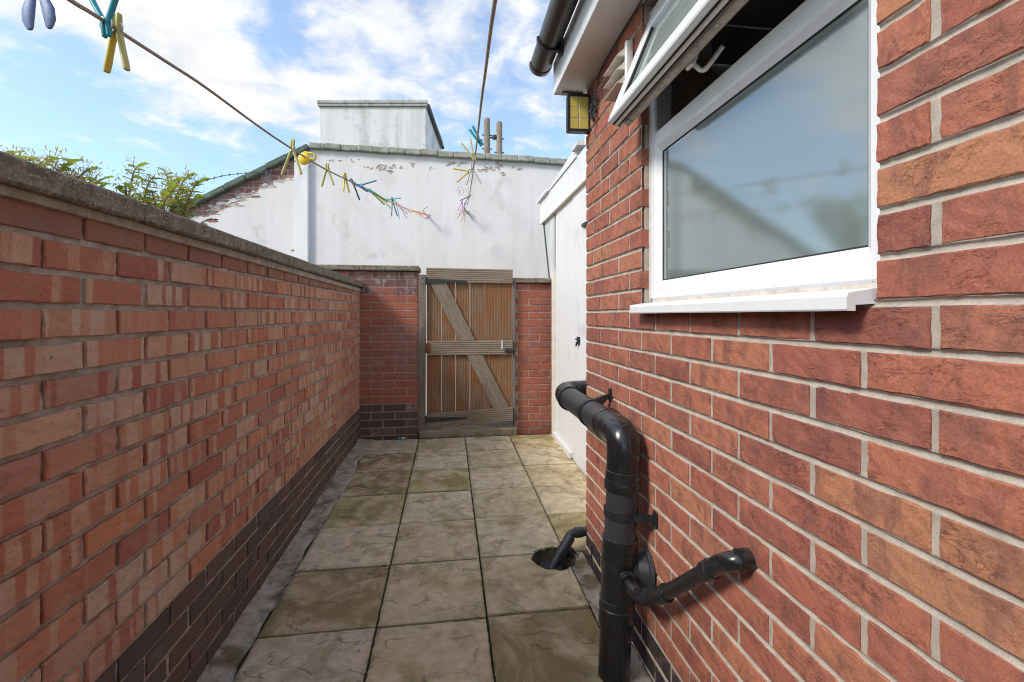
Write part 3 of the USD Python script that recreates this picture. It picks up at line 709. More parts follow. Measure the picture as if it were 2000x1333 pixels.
part('brace', clip_z(br, 0.172, 0.730), 'gate_brace', gate)
def strap(z, L=0.40, tilt=0.0):
    pl = cbox(-0.062, -0.006, -0.006, 0.0, z - 0.045, z + 0.045, 0.0015)
    pol = Polygon([(0.0, -0.024), (0.0, 0.024), (0.10, 0.022), (L, 0.006), (L + .01, 0), (L, -0.010), (0.10, -0.022)])
    st = extr(pol, 0.005); v = st.vertices.copy(); st.vertices = np.stack([v[:, 0] - 0.004, -0.0055 + (0.005 - v[:, 2]) - 0.0005, v[:, 1] + z + tilt * v[:, 0]], 1); st.invert()
    kn = tube([(-0.004, -0.008, z - 0.04), (-0.004, -0.008, z + 0.04)], 0.008, 12)
    bolts = [tube([(x, -0.009, z), (x, -0.004, z)], 0.006, 8) for x in (0.05, 0.16, 0.28)] + [tube([(-0.035, -0.010, z + s), (-0.035, -0.004, z + s)], 0.006, 8) for s in (-.028, .028)]
    return cat(pl, st, kn, *bolts)
data(part('hinge', strap(1.472), 'black_iron', gate, smooth=30), 'black tapered strap hinge at the top')
data(part('hinge', strap(0.092, tilt=0.03), 'black_iron', gate, smooth=30), 'black tapered strap hinge at the bottom')
data(part('hinge', cat(cbox(-0.045, -0.004, -0.006, 0, 0.755, 0.855, .0015), cbox(0.002, 0.04, -0.0065, -0.0005, 0.755, 0.855, .0015), tube([(-0.002, -0.009, 0.757), (-0.002, -0.009, 0.853)], 0.007, 12)), 'rusty_iron', gate, smooth=30), 'rusty butt hinge on the middle rail')
data(part('bolt', cat(cbox(0.79, 0.86, -0.006, -0.0005, 0.752, 0.792, .001), tube([(0.78, -0.012, 0.772), (0.905, -0.012, 0.772)], 0.007, 10), tube([(0.83, -0.012, 0.772), (0.83, -0.04, 0.765)], 0.006, 8), cbox(0.80, 0.812, -0.02, -0.002, 0.757, 0.787, .001), cbox(0.845, 0.857, -0.02, -0.002, 0.757, 0.787, .001)), 'black_iron', gate, smooth=30), 'black sliding bolt')
part('tape', cbox(0.748, 0.765, -0.0035, -0.0005, 0.79, 0.875, .001), 'pale_tape', gate)

def post(x0, x1, y0, y1, z0, z1, s):
    m = cbox(x0, x1, y0, y1, z0, z1, 0.005).subdivide().subdivide().subdivide()
    nn = meshkit.fbm(m.vertices * [30, 30, 3], 3, s) - 0.5
    m.vertices = m.vertices + np.stack([nn, nn, nn * 0.2], 1) * 0.006; return m
single('gate_post', post(-0.293, -0.228, 4.628, 4.70, 0.05, 1.70, 1), 'post_wood', 'dark timber post carrying the gate hinges, beside the higher brick wall', 'gate post', smooth=40)
single('gate_post', post(0.653, 0.680, 4.66, 4.73, 0.05, 1.655, 2), 'post_wood', 'thin timber post against the narrow brick pier at the latch side', 'gate post', smooth=40)
m = cbox(-0.293, 0.682, 4.595, 4.80, -0.05, 0.152, 0.008).subdivide().subdivide().subdivide()
m.vertices = m.vertices + (meshkit.fbm(m.vertices * 18, 3, 3) - 0.5)[:, None] * [0.004, 0.014, 0.008]
data(part('step', m, 'step_concrete', None, smooth=40), 'low mossy concrete step under the gate', 'step')

# ------------------------------------------------------------------ house
XR, YC = 0.696, 2.28
ZK = lambda k: 1.3126 - 0.075 * k
OY0, OY1, OZ0 = 0.6706, 1.598, 1.3126
house = thing('house', 'red brick house end with white window, filling the right side of the alley', 'house', (XR, 0, 0))
rs = np.random.RandomState(7)
stuffh, stuffb = [], []
def house_rows():
    for k in range(-15, 18):
        y = YC; first = 0.1025 if k % 2 == 0 else 0.215
        while y > -1.3:
            Lb = first if y == YC else 0.218
            a, b = y - Lb, y
            y = a - 0.010
            segs = [(a, b)]
            if k < 0:
                segs = [(a, min(b, OY0 - 0.001)), (max(a, OY1 + 0.001), b)]
            for s0, s1 in segs:
                if s1 - s0 > 0.028: yield k, s0, s1
for k, a, b in house_rows():
    jw = 0.0110
    m = brick_mesh(b - a - 0.0018, 0.075 - jw, 0.075, rs, 0.003, 0.0021, 10, 4)
    loc = (rs.uniform(-.0010, .0010), (a + b) / 2, (ZK(k) + ZK(k + 1)) / 2 + rs.uniform(-.0008, .0008))
    mt = 'house_brick' if k < 15 else 'house_blue_brick'
    if b > 0.45 and k < 17: part('brick', m, mt, house, loc=loc, rotz=90 + rs.uniform(-.3, .3))
    else: (stuffh if k < 15 else stuffb).append(to_world(m, loc, 90))
data(part('more_bricks', cat(*stuffh), 'house_brick', house), kind='stuff')
data(part('more_dark_bricks', cat(*stuffb), 'house_blue_brick', house), kind='stuff')
def house_mortar(y0, y1, k0, k1, seed):
    zs = []
    for k in range(k1, k0 - 1, -1):
        zj = ZK(k)
        if k < k1: zs.append((zj - 0.0095, 0.0040))
        for t in np.linspace(-1, 1, 9):
            zs.append((zj + t * 0.0062, 0.0024 + 0.0046 * math.sqrt(max(0, 1 - t * t))))
        if k > k0: zs += [(zj + 0.0095, 0.0040), (zj + 0.0375, 0.0038)]
    ss = np.linspace(y0, y1, int((y1 - y0) / 0.011) + 2)
    z = np.array([q[0] for q in zs]); d = np.array([q[1] for q in zs])
    SS, ZZ = np.meshgrid(ss, z, indexing='ij')
    n = meshkit.fbm(np.stack([SS * 45, ZZ * 45, SS * 0], -1), 3, seed) - 0.5
    n2 = meshkit.fbm(np.stack([SS * 16, ZZ * 6, SS * 0], -1), 2, seed + 5) - 0.5
    return gridmesh(d[None, :] + n * 0.0014, SS, ZZ + n2 * 0.004)
part('mortar', cat(house_mortar(-1.3, YC - 0.004, 0, 17, 1), house_mortar(-1.3, OY0 - 0.004, -15, 0, 2), house_mortar(OY1 + 0.006, YC - 0.004, -15, 0, 3)), 'house_mortar', house, smooth=True)
part('plinth_joint', cbox(-0.0015, 0.01, -1.3, YC - 0.002, ZK(16) - 0.0055, ZK(16) + 0.0055, 0.001), 'cream_mortar', house)
IN = 0.28     # wall thickness
xw = 0.016
part('wall', cat(cbox(xw, IN, -1.3, YC - 0.006, -0.15, OZ0 - 0.004, 0), cbox(xw, IN, OY1 + 0.006, YC - 0.006, OZ0 - 0.004, 2.48, 0), cbox(xw, IN, -1.3, OY0 - 0.006, OZ0 - 0.004, 2.48, 0),
    cbox(xw, IN, OY0 - 0.006, OY1 + 0.006, 2.432, 2.48, 0), cbox(IN, 4.2, YC - 0.30, YC - 0.006, -0.15, 2.48, 0), cbox(3.9, 4.2, -1.3, YC - 0.30, -0.15, 2.48, 0), cbox(IN, 3.9, -1.3, -1.02, -0.15, 2.48, 0)), 'house_mortar', house)
# the room behind the glass
part('room', cat(cbox(IN + .002, 2.4, -1.01, 1.96, 0.3, 0.32, 0), cbox(2.4, 2.42, -1.01, 1.96, 0.3, 2.45, 0), cbox(IN + .002, 2.4, 1.94, 1.96, 0.32, 2.45, 0), cbox(IN + .002, 2.4, -1.01, -0.99, 0.32, 2.45, 0)), 'dark_room', house)
for i in range(11):
    part('ceiling_board', cbox(IN + 0.004, 2.4, -0.98 + i * 0.265, -0.98 + (i + 1) * 0.265 - 0.008, 2.425, 2.44, 0.003), 'dark_ceiling', house)
part('wall_panel', cbox(1.9, 2.38, 1.2, 1.22, 1.2, 2.4, .004), 'dark_ceiling', house)
# eaves
part('soffit', cbox(-0.148, 0.014, -1.3, 2.318, 2.437, 2.449, 0.001), 'upvc_soffit', house)
part('fascia', cat(cbox(-0.160, -0.149, -1.3, 2.328, 2.432, 2.66, 0.002)), 'upvc', house)
part('fascia_end', cat(cbox(-0.1485, 0.10, 2.319, 2.328, 2.434, 2.66, 0.001)), 'upvc', house)
part('batten', cbox(-0.118, -0.012, 2.285, 2.316, 2.428, 2.4365, 0.001), 'peg_brown', house)
m = trimesh.Trimesh(*(lambda P: (P, [[0, 1, 2], [0, 2, 3], [4, 6, 5], [4, 7, 6], [0, 4, 5], [0, 5, 1], [1, 5, 6], [1, 6, 2], [2, 6, 7], [2, 7, 3], [3, 7, 4], [3, 4, 0]]))(np.array([(-0.17, -1.4, 2.661), (4.4, -1.4, 4.4), (4.4, 2.33, 4.4), (-0.17, 2.33, 2.661), (-0.17, -1.4, 2.69), (4.4, -1.4, 4.43), (4.4, 2.33, 4.43), (-0.17, 2.33, 2.69)])))
part('roof', m, 'roof_felt', house)

# window (local x = depth into the wall from the brick face)
win = part('window', cat(), 'upvc', house) if False else None
def wbar(y0, y1, z0, z1, x0, x1, c=0.006): return cbox(x0, x1, y0, y1, z0, z1, c)
FX = 0.033
wframe = part('window_frame', cat(
    wbar(OY0 - .004, OY0 + 0.044, 1.350, 2.405, FX, FX + 0.065), wbar(OY1 - 0.044, OY1 + 0.001, 1.350, 2.405, FX, FX + 0.065),
    wbar(OY0 + 0.038, OY1 - 0.038, 1.350, 1.398, FX + 0.0004, FX + 0.064), wbar(OY0 + 0.038, OY1 - 0.038, 2.360, 2.405, FX + 0.0004, FX + 0.064),
    wbar(OY0 + 0.038, OY1 - 0.038, 1.892, 1.948, FX + 0.0006, FX + 0.063)), 'upvc', house)
# bevelled glazing beads round the fixed pane
PY0, PY1, PZ0, PZ1 = OY0 + 0.062, OY1 - 0.062, 1.414, 1.876
def bead(y0, y1, z0, z1, w, x0, x1):
    """sloping bead frame: outer edge at x0 (front), inner edge at x1 (back)"""
    o = [(y0, z0), (y1, z0), (y1, z1), (y0, z1)]; i = [(y0 + w, z0 + w), (y1 - w, z0 + w), (y1 - w, z1 - w), (y0 + w, z1 - w)]
    V = [(x0, *p) for p in o] + [(x1, *p) for p in i]
    Fs = []
    for k in range(4):
        k2 = (k + 1) % 4; Fs += [[k, k + 4, k2 + 4], [k, k2 + 4, k2]]
    return trimesh.Trimesh(V, Fs, process=False)
part('glazing_bead', bead(OY0 + 0.043, OY1 - 0.043, 1.397, 1.893, 0.019, FX + 0.006, FX + 0.019), 'upvc', wframe)
part('gasket', bead(PY0 - 0.0005, PY1 + 0.0005, PZ0 + .002, PZ1 - 0.002, 0.004, FX + 0.0185, FX + 0.0216), 'rubber', wframe)
part('pane', cbox(FX + 0.022, FX + 0.028, PY0 - 0.004, PY1 + 0.004, PZ0 - 0.004, PZ1 + 0.006, 0), 'obscured_glass', wframe)
part('spacer', cat(*[cbox(FX + 0.030, FX + 0.046, y, y + 0.010, PZ0, PZ1, 0.001) for y in (PY0, PY1 - 0.010)]), 'upvc_dirty', wframe)
# sealant line down the left of the frame and under it
part('sealant', cat(cbox(FX - 0.003, FX + 0.004, OY1 - 0.003, OY1 + 0.004, 1.342, 2.40, 0.001), cbox(FX + 0.006, FX + 0.02, OY0, OY1, 1.341, 1.351, 0.001)), 'upvc_dirty', wframe)
# opening top light, hinged at its head
th = math.radians(22.5); HZ, SL = 2.352, 0.402
ex = np.array([0, 1, 0]); dn = np.array([-math.sin(th), 0, -math.cos(th)]); out = np.array([-math.cos(th), 0, math.sin(th)])
hinge = np.array([FX - 0.002, 0, HZ])
def sash(y0, y1, d0, d1, n0, n1, c=0.004):
    """box in sash coords: y, down the sash, outwards"""
    m = cbox(y0, y1, d0, d1, n0, n1, c); v = m.vertices
    w = hinge + v[:, :1] * ex + v[:, 1:2] * dn + v[:, 2:3] * out
    m = trimesh.Trimesh(w, m.faces, process=False)
    if np.linalg.det(np.stack([ex, dn, out])) < 0: m.invert()
    return m
SY0, SY1 = OY0 + 0.012, OY1 - 0.012
top_light = part('casement', cat(sash(SY0, SY0 + 0.058, 0, SL, -0.03, 0.012), sash(SY1 - 0.058, SY1, 0, SL, -0.03, 0.012), sash(SY0 + .05, SY1 - .05, 0, 0.055, -0.0298, 0.0117), sash(SY0 + .05, SY1 - .05, SL - 0.060, SL, -0.0298, 0.0117)), 'upvc', house)
data(top_light, 'white top light propped open at the bottom')
part('pane', sash(SY0 + 0.055, SY1 - 0.055, 0.052, SL - 0.057, -0.012, -0.006, 0), 'casement_glass', top_light)
part('gasket', cat(sash(SY0 + 0.057, SY0 + 0.061, 0.056, SL - 0.061, -0.006, 0.004, 0), sash(SY1 - 0.061, SY1 - 0.057, 0.056, SL - 0.061, -0.006, 0.004, 0), sash(SY0 + .06, SY1 - .06, SL - 0.0645, SL - 0.0605, -0.006, 0.004, 0)), 'rubber', top_light)
part('rebate', sash(SY0 + 0.03, SY1 - 0.03, SL - 0.054, SL - 0.006, -0.062, -0.0305, 0.002), 'upvc_dirty', top_light)
part('seal', cat(sash(SY0 + 0.004, SY1 - 0.004, SL - 0.0025, SL + 0.0015, -0.014, -0.008, 0), sash(SY0 + .01, SY1 - .01, SL - 0.004, SL + 0.001, -0.032, -0.027, 0)), 'rubber', top_light)
part('lock_strip', cat(sash(SY0 + 0.05, SY1 - 0.05, SL - 0.0055, SL - 0.0035, -0.056, -0.038, 0), *[sash(y, y + 0.012, SL - 0.004, SL - 0.001, -0.052, -0.042, .001) for y in np.linspace(SY0 + .12, SY1 - .14, 8)]), 'upvc_grubby', top_light)
part('friction_stay', cat(sash(SY1 - 0.075, SY1 - 0.045, SL - 0.004, SL + 0.004, -0.058, -0.04, .002), sash(SY0 + 0.045, SY0 + 0.075, SL - 0.004, SL + 0.004, -0.058, -0.04, .002)), 'steel', top_light)
hy = 1.16
hh = cat(sash(hy - 0.018, hy + 0.018, SL - 0.050, SL - 0.005, -0.078, -0.062, 0.005), tube(fillet([hinge + hy * ex + (SL - 0.02) * dn - 0.078 * out, hinge + (hy - 0.0) * ex + (SL - 0.012) * dn - 0.112 * out, hinge + (hy - 0.06) * ex + (SL - 0.055) * dn - 0.115 * out], 0.02), [0.0065] * 10, 10))
part('handle', hh, 'upvc', top_light, smooth=40)
# sill
sp = Polygon([(FX + 0.04, 0.046), (FX + 0.04, 0.012), (0.004, 0.012), (-0.030, 0.010), (-0.030, 0.0), (-0.0445, 0.0), (-0.0465, 0.003), (-0.0465, 0.024), (-0.043, 0.030), (0.0, 0.037), (0.028, 0.040)])
sm = extr(sp, OY1 - OY0 - 0.010); v = sm.vertices.copy(); sm.vertices = np.stack([v[:, 0], v[:, 2] + OY0 + 0.005, v[:, 1] + 1.300], 1); sm.invert()
part('window_sill', sm, 'upvc', house)

# things fixed to the house
gut = thing('gutter', 'dark half-round gutter under the eave, its end cap above the floodlight', 'gutter', (0.474, 0, 2.603))
def half_round(y0, y1, r, t=0.004):
    a = np.linspace(math.pi, 2 * math.pi, 19)
    P = [(r * math.cos(q), r * math.sin(q)) for q in a] + [((r - t) * math.cos(q), (r - t) * math.sin(q)) for q in a[::-1]]
    m = extr(Polygon(P), y1 - y0); v = m.vertices.copy(); m.vertices = np.stack([v[:, 0], v[:, 2] + y0, v[:, 1]], 1); m.invert(); return m
part('trough', half_round(-1.3, 2.36, 0.056), 'brown_gutter', gut, smooth=30)
cap = extr(Polygon([(0.060 * math.cos(q), 0.060 * math.sin(q)) for q in np.linspace(math.pi, 2 * math.pi, 25)]), 0.004)
v = cap.vertices.copy(); cap.vertices = np.stack([v[:, 0], v[:, 2] + 2.361, v[:, 1]], 1); cap.invert()
part('end_cap', cat(cap, half_round(2.335, 2.365, 0.060)), 'brown_gutter', gut, smooth=30)
for yb in (2.13, 1.35, 0.5):
    bk = cat(half_round(yb - 0.012, yb + 0.012, 0.064, 0.0075), cbox(0.026, 0.0645, yb - 0.012, yb + 0.012, -0.062, 0.012, 0.004), cbox(0.045, 0.0615, yb - 0.02, yb + 0.02, -0.075, 0.02, 0.003))
    part('bracket', bk, 'black_plastic', gut, smooth=30)

# louvred vent
vent = thing('wall_vent', 'cream plastic louvred vent on the brickwork beside the open casement', 'vent', (XR, 1.755, 2.25))
part('backplate', cbox(-0.012, 0.0, -0.085, 0.085, -0.085, 0.095, 0.003), 'upvc_dirty', vent)
part('rim', cat(cbox(-0.030, -0.012, -0.085, -0.070, -0.080, 0.090, 0.003), ), 'upvc', vent)
for i in range(3):
    z = 0.065 - 0.052 * i
    pf = Polygon([(-0.012, 0.022), (-0.020, 0.020), (-0.032, 0.0), (-0.060, -0.026), (-0.058, -0.029), (-0.030, -0.027), (-0.012, -0.029)])
    lm = extr(pf, 0.155); v = lm.vertices.copy(); lm.vertices = np.stack([v[:, 0], v[:, 2] - 0.069, v[:, 1] + z], 1); lm.invert()
    part('louvre', lm, 'upvc_dirty', vent)

# floodlight
fl = thing('floodlight', 'small black floodlight with six yellow panels at the house corner', 'floodlight', (0.640, 2.215, 2.298), rotz=-3.0)
rr = sbox(-0.060, -0.094, 0.060, 0.094).buffer(-0.012).buffer(0.012)
body = extr(rr, 0.028); v = body.vertices.copy(); body.vertices = np.stack([v[:, 0], v[:, 2], v[:, 1]], 1); body.invert()
rim = extr(rr.difference(sbox(-0.0475, -0.081, 0.0475, 0.081)), 0.006); v = rim.vertices.copy(); rim.vertices = np.stack([v[:, 0], v[:, 2] - 0.006, v[:, 1]], 1); rim.invert()
part('housing', cat(body, rim), 'black_plastic', fl, smooth=30)
part('reflector', cbox(-0.0475, 0.0475, -0.0012, -0.0002, -0.081, 0.081, 0), 'led_gap', fl)
for i in range(2):
    for j in range(3):
        part('led_panel', cbox(-0.045 + i * 0.0470, -0.045 + i * 0.0470 + 0.0425, -0.0035, -0.0014, -0.079 + j * 0.0535, -0.079 + j * 0.0535 + 0.0495, 0.001), 'led_yellow', fl)
part('bracket', cat(cbox(0.030, 0.062, 0.02, 0.04, -0.015, 0.015, 0.002), tube([(0.045, 0.03, -0.03), (0.045, 0.03, 0.03)], 0.011, 12)), 'black_plastic', fl, smooth=30)
# coiled cable
rc = random.Random(8); P = []
for i in range(90):
    a = i * 0.55; rad = 0.022 + 0.016 * rc.random()
    P.append((0.690 - 0.004 - 0.016 * rc.random(), 2.105 + rad * math.cos(a) * 0.9, 2.268 + 0.030 * math.sin(a * 0.31) + rad * math.sin(a)))
P += [(0.684, 2.12, 2.31), (0.682, 2.13, 2.36), (0.684, 2.18, 2.405), (0.686, 2.20, 2.375), (0.685, 2.16, 2.32), (0.684, 2.10, 2.30), (0.685, 2.09, 2.335), (0.687, 2.05, 2.40), (0.690, 1.96, 2.428), (0.691, 1.5, 2.431), (0.691, 0.9, 2.431), (0.691, -1.0, 2.431)]
single('cable', tube(spline(P, 6), 0.0026, 6), 'black_plastic', 'thin black cable coiled beside the floodlight and run along the soffit', 'cable', smooth=True)

# ------------------------------------------------------------------ pipes
def lean(z): return np.array([0.573 + 0.047 * z, 1.553, z])
soil = thing('soil_pipe', 'fat black soil pipe rising from the concrete, then turning along the house wall', 'soil pipe', (0.573, 1.553, 0.03))
SO = np.array([0.573, 1.553, 0.03])
R = 0.055
def vprof(pairs):
    return tube([lean(z) - SO for z, r in pairs], [r for z, r in pairs], 40)
part('lower_pipe', vprof([(0.0, R), (0.235, R)]), 'black_pipe', soil, smooth=40)
part('branch_fitting', vprof([(0.21, R + .001), (0.212, R + .006), (0.232, R + .007), (0.236, R + .0055), (0.268, R + .0055), (0.27, R + .0075), (0.276, R + .0075), (0.278, R + .0055), (0.295, R + .0055), (0.297, R + .0070), (0.302, R + .0070), (0.304, R + .003), (0.42, R + .003), (0.425, R + .003), (0.437, R + .0048), (0.441, R + .0068), (0.447, R + .0068), (0.449, R + .0055), (0.475, R + .0055), (0.477, R + .0075), (0.486, R + .0075), (0.49, R + .0055), (0.515, R + .0065), (0.518, R + .001)]), 'black_pipe', soil, smooth=40)
part('middle_pipe', vprof([(0.51, R), (0.75, R)]), 'dull_pipe', soil, smooth=40)
AZ = 0.872; AX = lean(0.80)[0]
part('elbow_socket', vprof([(0.682, R + .001), (0.684, R + .008), (0.706, R + .009), (0.709, R + .0068), (0.718, R + .0068), (0.7185, R + .0055), (0.748, R + .0055), (0.750, R + .003), (0.765, R + .003)]), 'black_pipe', soil, smooth=40)
ep = fillet([lean(0.755), np.array([AX, 1.553, AZ]), np.array([AX, 1.70, AZ])], 0.105, 18)
part('elbow', tube(ep - SO, R + .003, 40), 'black_pipe', soil, smooth=40)
def hprof(pairs): return tube([np.array([AX, y, AZ]) - SO for y, r in pairs], [r for y, r in pairs], 40)
part('elbow_collar', hprof([(1.665, R + .003), (1.672, R + .0055), (1.70, R + .0055), (1.702, R + .0085), (1.724, R + .0085), (1.726, R + .001)]), 'black_pipe', soil, smooth=40)
part('upper_pipe', hprof([(1.70, R), (2.29, R)]), 'dull_pipe', soil, smooth=40)
part('far_collar', hprof([(2.262, R + .001), (2.264, R + .008), (2.285, R + .009), (2.288, R + .006), (2.31, R + .005)]), 'black_pipe', soil, smooth=40)
ep = fillet([np.array([AX, 2.29, AZ]), np.array([AX, 2.395, AZ + .01]), np.array([AX + 0.25, 2.40, AZ + 0.02])], 0.09, 14)
part('far_elbow', tube(ep - SO, R + .003, 40), 'black_pipe', soil, smooth=40)
# clips
zc = 0.602
c0 = lean(zc) - SO
clip = cat(tube([lean(zc - .013) - SO, lean(zc - .012) - SO, lean(zc + .012) - SO, lean(zc + .013) - SO], [R + .001, R + .006, R + .006, R + .001], 40), cbox(XR - SO[0] - 0.007, XR - SO[0] + .001, c0[1] - 0.092, c0[1] - 0.062, c0[2] - .026, c0[2] + .026, .002), trimesh.Trimesh(np.array([(c0[0] + ax_, c0[1] + ay_, c0[2] + az_) for az_ in (-.010, .010) for ax_, ay_ in ((0.020, -0.060), (0.054, -0.036), (XR - SO[0] - c0[0] - .004, -0.066), (XR - SO[0] - c0[0] - .004, -0.086))])).convex_hull)
part('pipe_clip', clip, 'black_plastic', soil, smooth=40)
yk = 1.915
arm = []
hc = np.array([AX, yk, AZ]) - SO
pf = [hc + [0.0, 0, R + .003], hc + [0.035, 0.0, R + .012], np.array([XR - SO[0], hc[1] + .02, hc[2] + R + .028])]
arm = trimesh.Trimesh(np.array([hc + [-0.01, -.012, R + .001], hc + [0.04, -.012, 0.035], np.array([XR - SO[0] + .001, hc[1] - .004, hc[2] + R + .030]), np.array([XR - SO[0] + .001, hc[1] - .004, hc[2] + R + .018]),
                                hc + [-0.01, .012, R + .001], hc + [0.04, .012, 0.035], np.array([XR - SO[0] + .001, hc[1] + .012, hc[2] + R + .030]), np.array([XR - SO[0] + .001, hc[1] + .012, hc[2] + R + .018])])).convex_hull
clip2 = cat(tube([hc + [0, -.013, 0], hc + [0, -.012, 0], hc + [0, .012, 0], hc + [0, .013, 0]], [R + .001, R + .006, R + .006, R + .001], 40), arm, cbox(XR - SO[0] - .006, XR - SO[0] + .001, hc[1] - .012, hc[1] + .02, hc[2] + R - .005, hc[2] + R + .05, .002))
part('pipe_clip', clip2, 'black_plastic', soil, smooth=30)
# spigot into the wall behind the branch, with its round flange
b0 = lean(0.40) - SO; b1 = np.array([XR - SO[0] - .001, b0[1] - 0.01, 0.395 - SO[2]])
bd = b1 - b0
part('wall_spigot', tube([b0, b0 + bd * .55, b0 + bd * .56, b0 + bd * .86, b0 + bd * .87, b1], [0.045, 0.045, 0.052, 0.060, 0.074, 0.076], 36), 'dull_pipe', soil, smooth=40)

waste = thing('waste_pipe', 'thin black waste pipe climbing from the soil pipe branch to the house wall', 'waste pipe', (0.60, 1.50, 0.38))
WO = np.array([0.60, 1.50, 0.38])
W0 = np.array([0.598, 1.52, 0.394]); W1 = np.array([0.604, 1.412, 0.386]); W2 = np.array([0.629, 1.305, 0.452]); W3 = np.array([0.652, 1.055, 0.675]); W4 = np.array([0.712, 0.992, 0.722])
def seg(a, b, f0, f1): return [a + (b - a) * f0, a + (b - a) * f1]
d01 = (W1 - W0) / np.linalg.norm(W1 - W0)
part('boss', tube([W0 - WO, W0 + d01 * .028 - WO, W0 + d01 * .030 - WO, W0 + d01 * .046 - WO, W0 + d01 * .047 - WO], [0.031, 0.031, 0.034, 0.034, 0.024], 28), 'black_pipe', waste, smooth=40)
part('lower_bend', tube(fillet([W0 + d01 * .04, W1, W2, W2 + (W3 - W2) * .05], 0.06, 10) - WO, 0.0225, 24), 'black_pipe', waste, smooth=40)
dd = (W3 - W2) / np.linalg.norm(W3 - W2); dw = (W2 - W1) / np.linalg.norm(W2 - W1)
part('bend_collar', tube([W1 + dw * .035 - WO, W1 + dw * .036 - WO, W1 + dw * .075 - WO, W1 + dw * .076 - WO], [0.0225, 0.0255, 0.0255, 0.0225], 24), 'black_pipe', waste, smooth=40)
part('collar', tube([W2 + dd * .012 - WO, W2 + dd * .013 - WO, W2 + dd * .040 - WO, W2 + dd * .041 - WO], [0.0225, 0.0265, 0.0265, 0.0225], 24), 'black_pipe', waste, smooth=40)
part('straight_pipe', tube([W2 - WO, W3 - WO], 0.0205, 24), 'black_pipe', waste, smooth=40)
part('upper_bend', tube(fillet([W3 - dd * .045, W3 + dd * .02, W4 - np.array([.058, .001, .001]), W4], 0.03, 10) - WO, 0.0222, 24), 'black_pipe', waste, smooth=40)
part('collar', tube([W3 - dd * .052 - WO, W3 - dd * .051 - WO, W3 - dd * .022 - WO, W3 - dd * .021 - WO], [0.0215, 0.0250, 0.0250, 0.0222], 24), 'black_pipe', waste, smooth=40)
wn = (W4 - (W4 - np.array([.058, .001, .001]))); wn /= np.linalg.norm(wn)
part('wall_collar', tube([W4 - wn * .045 - WO, W4 - wn * .044 - WO, W4 - wn * .004 - WO, W4 - WO], [0.0222, 0.0252, 0.0252, 0.024], 24), 'black_pipe', waste, smooth=40)

drain = thing('drain_pipe', 'short grey-black drain pipe bending from the house corner into the round gully', 'drain pipe', (0.53, 2.28, -0.02))
DO = np.array([0.53, 2.28, -0.02])
dp = fillet([(0.80, 2.37, 0.150), (0.640, 2.36, 0.145), (0.512, 2.272, 0.01)], 0.06, 12)
part('pipe', tube(dp - DO, 0.0235, 24), 'dull_pipe', drain, smooth=40)
part('collar', tube([np.array((0.70, 2.364, 0.147)) - DO, np.array((0.699, 2.364, 0.147)) - DO, np.array((0.662, 2.361, 0.146)) - DO, np.array((0.661, 2.361, 0.146)) - DO], [0.0235, 0.027, 0.027, 0.0235], 24), 'dull_pipe', drain, smooth=40)
e0, e1 = dp[-1] - DO, dp[-8] - DO
part('end_collar', tube([e0 + (e1 - e0) * .9, e0 + (e1 - e0) * .91, e0 + (e1 - e0) * .4, e0 + (e1 - e0) * .39], [0.0235, 0.0265, 0.0265, 0.0235], 24), 'dull_pipe', drain, smooth=40)
gul = thing('gully', 'round dirt-filled gully with a small black grate sunk in the paving', 'gully', (HOLE[0], HOLE[1], gz(HOLE[1])))
a = np.linspace(0, 2 * math.pi, 49); r_ = np.linspace(0, 1, 16)
RR, AA = np.meshgrid(r_, a, indexing='ij')
nx_, ny_ = RR * np.cos(AA) * 0.13, RR * np.sin(AA) * 0.13
nz_ = -0.058 + 0.05 * np.clip((ny_ + 0.03) / 0.11, 0, 1) + 0.03 * np.clip((nx_ - .02) / .1, 0, 1) + (meshkit.fbm(np.stack([nx_ * 60, ny_ * 60, nx_ * 0], -1), 4, 5) - .5) * 0.035
part('dirt', gridmesh(nx_, ny_, nz_), 'gully_dirt', gul, smooth=True)
part('pot', tube([(0, 0, -0.12), (0, 0, -0.016)], 0.122, 40, caps=False), 'dull_pipe', gul, smooth=True)
bars = []
for i in range(-4, 5):
    L = math.sqrt(max(0.0, 0.062 ** 2 - (i * 0.0138) ** 2))
    if L > 0.01:
        bars += [cbox(i * .0138 - .0022, i * .0138 + .0022, -L, L, 0, 0.006, .0005), cbox(-L, L, i * .0138 - .0022, i * .0138 + .0022, 0.0003, 0.0063, .0005)]
bars.append(tube([(0, 0, -0.004), (0, 0, 0.007)], 0.064, 32, caps=False))
gm = cat(*bars); gm.apply_transform(trimesh.transformations.rotation_matrix(0.5, [0, 0, 1])); gm.apply_translation([-0.03, -0.042, -0.026])
part('grate', gm, 'dull_pipe', gul)
# wire hanging by the plinth
single('loose_wire', tube(spline([(0.690, 2.19, 0.17), (0.687, 2.165, 0.135), (0.685, 2.15, 0.10), (0.687, 2.14, 0.075)], 8), 0.003, 6), 'black_plastic', 'short dark wire end hanging at the house plinth beside the soil pipe', 'wire', smooth=True)

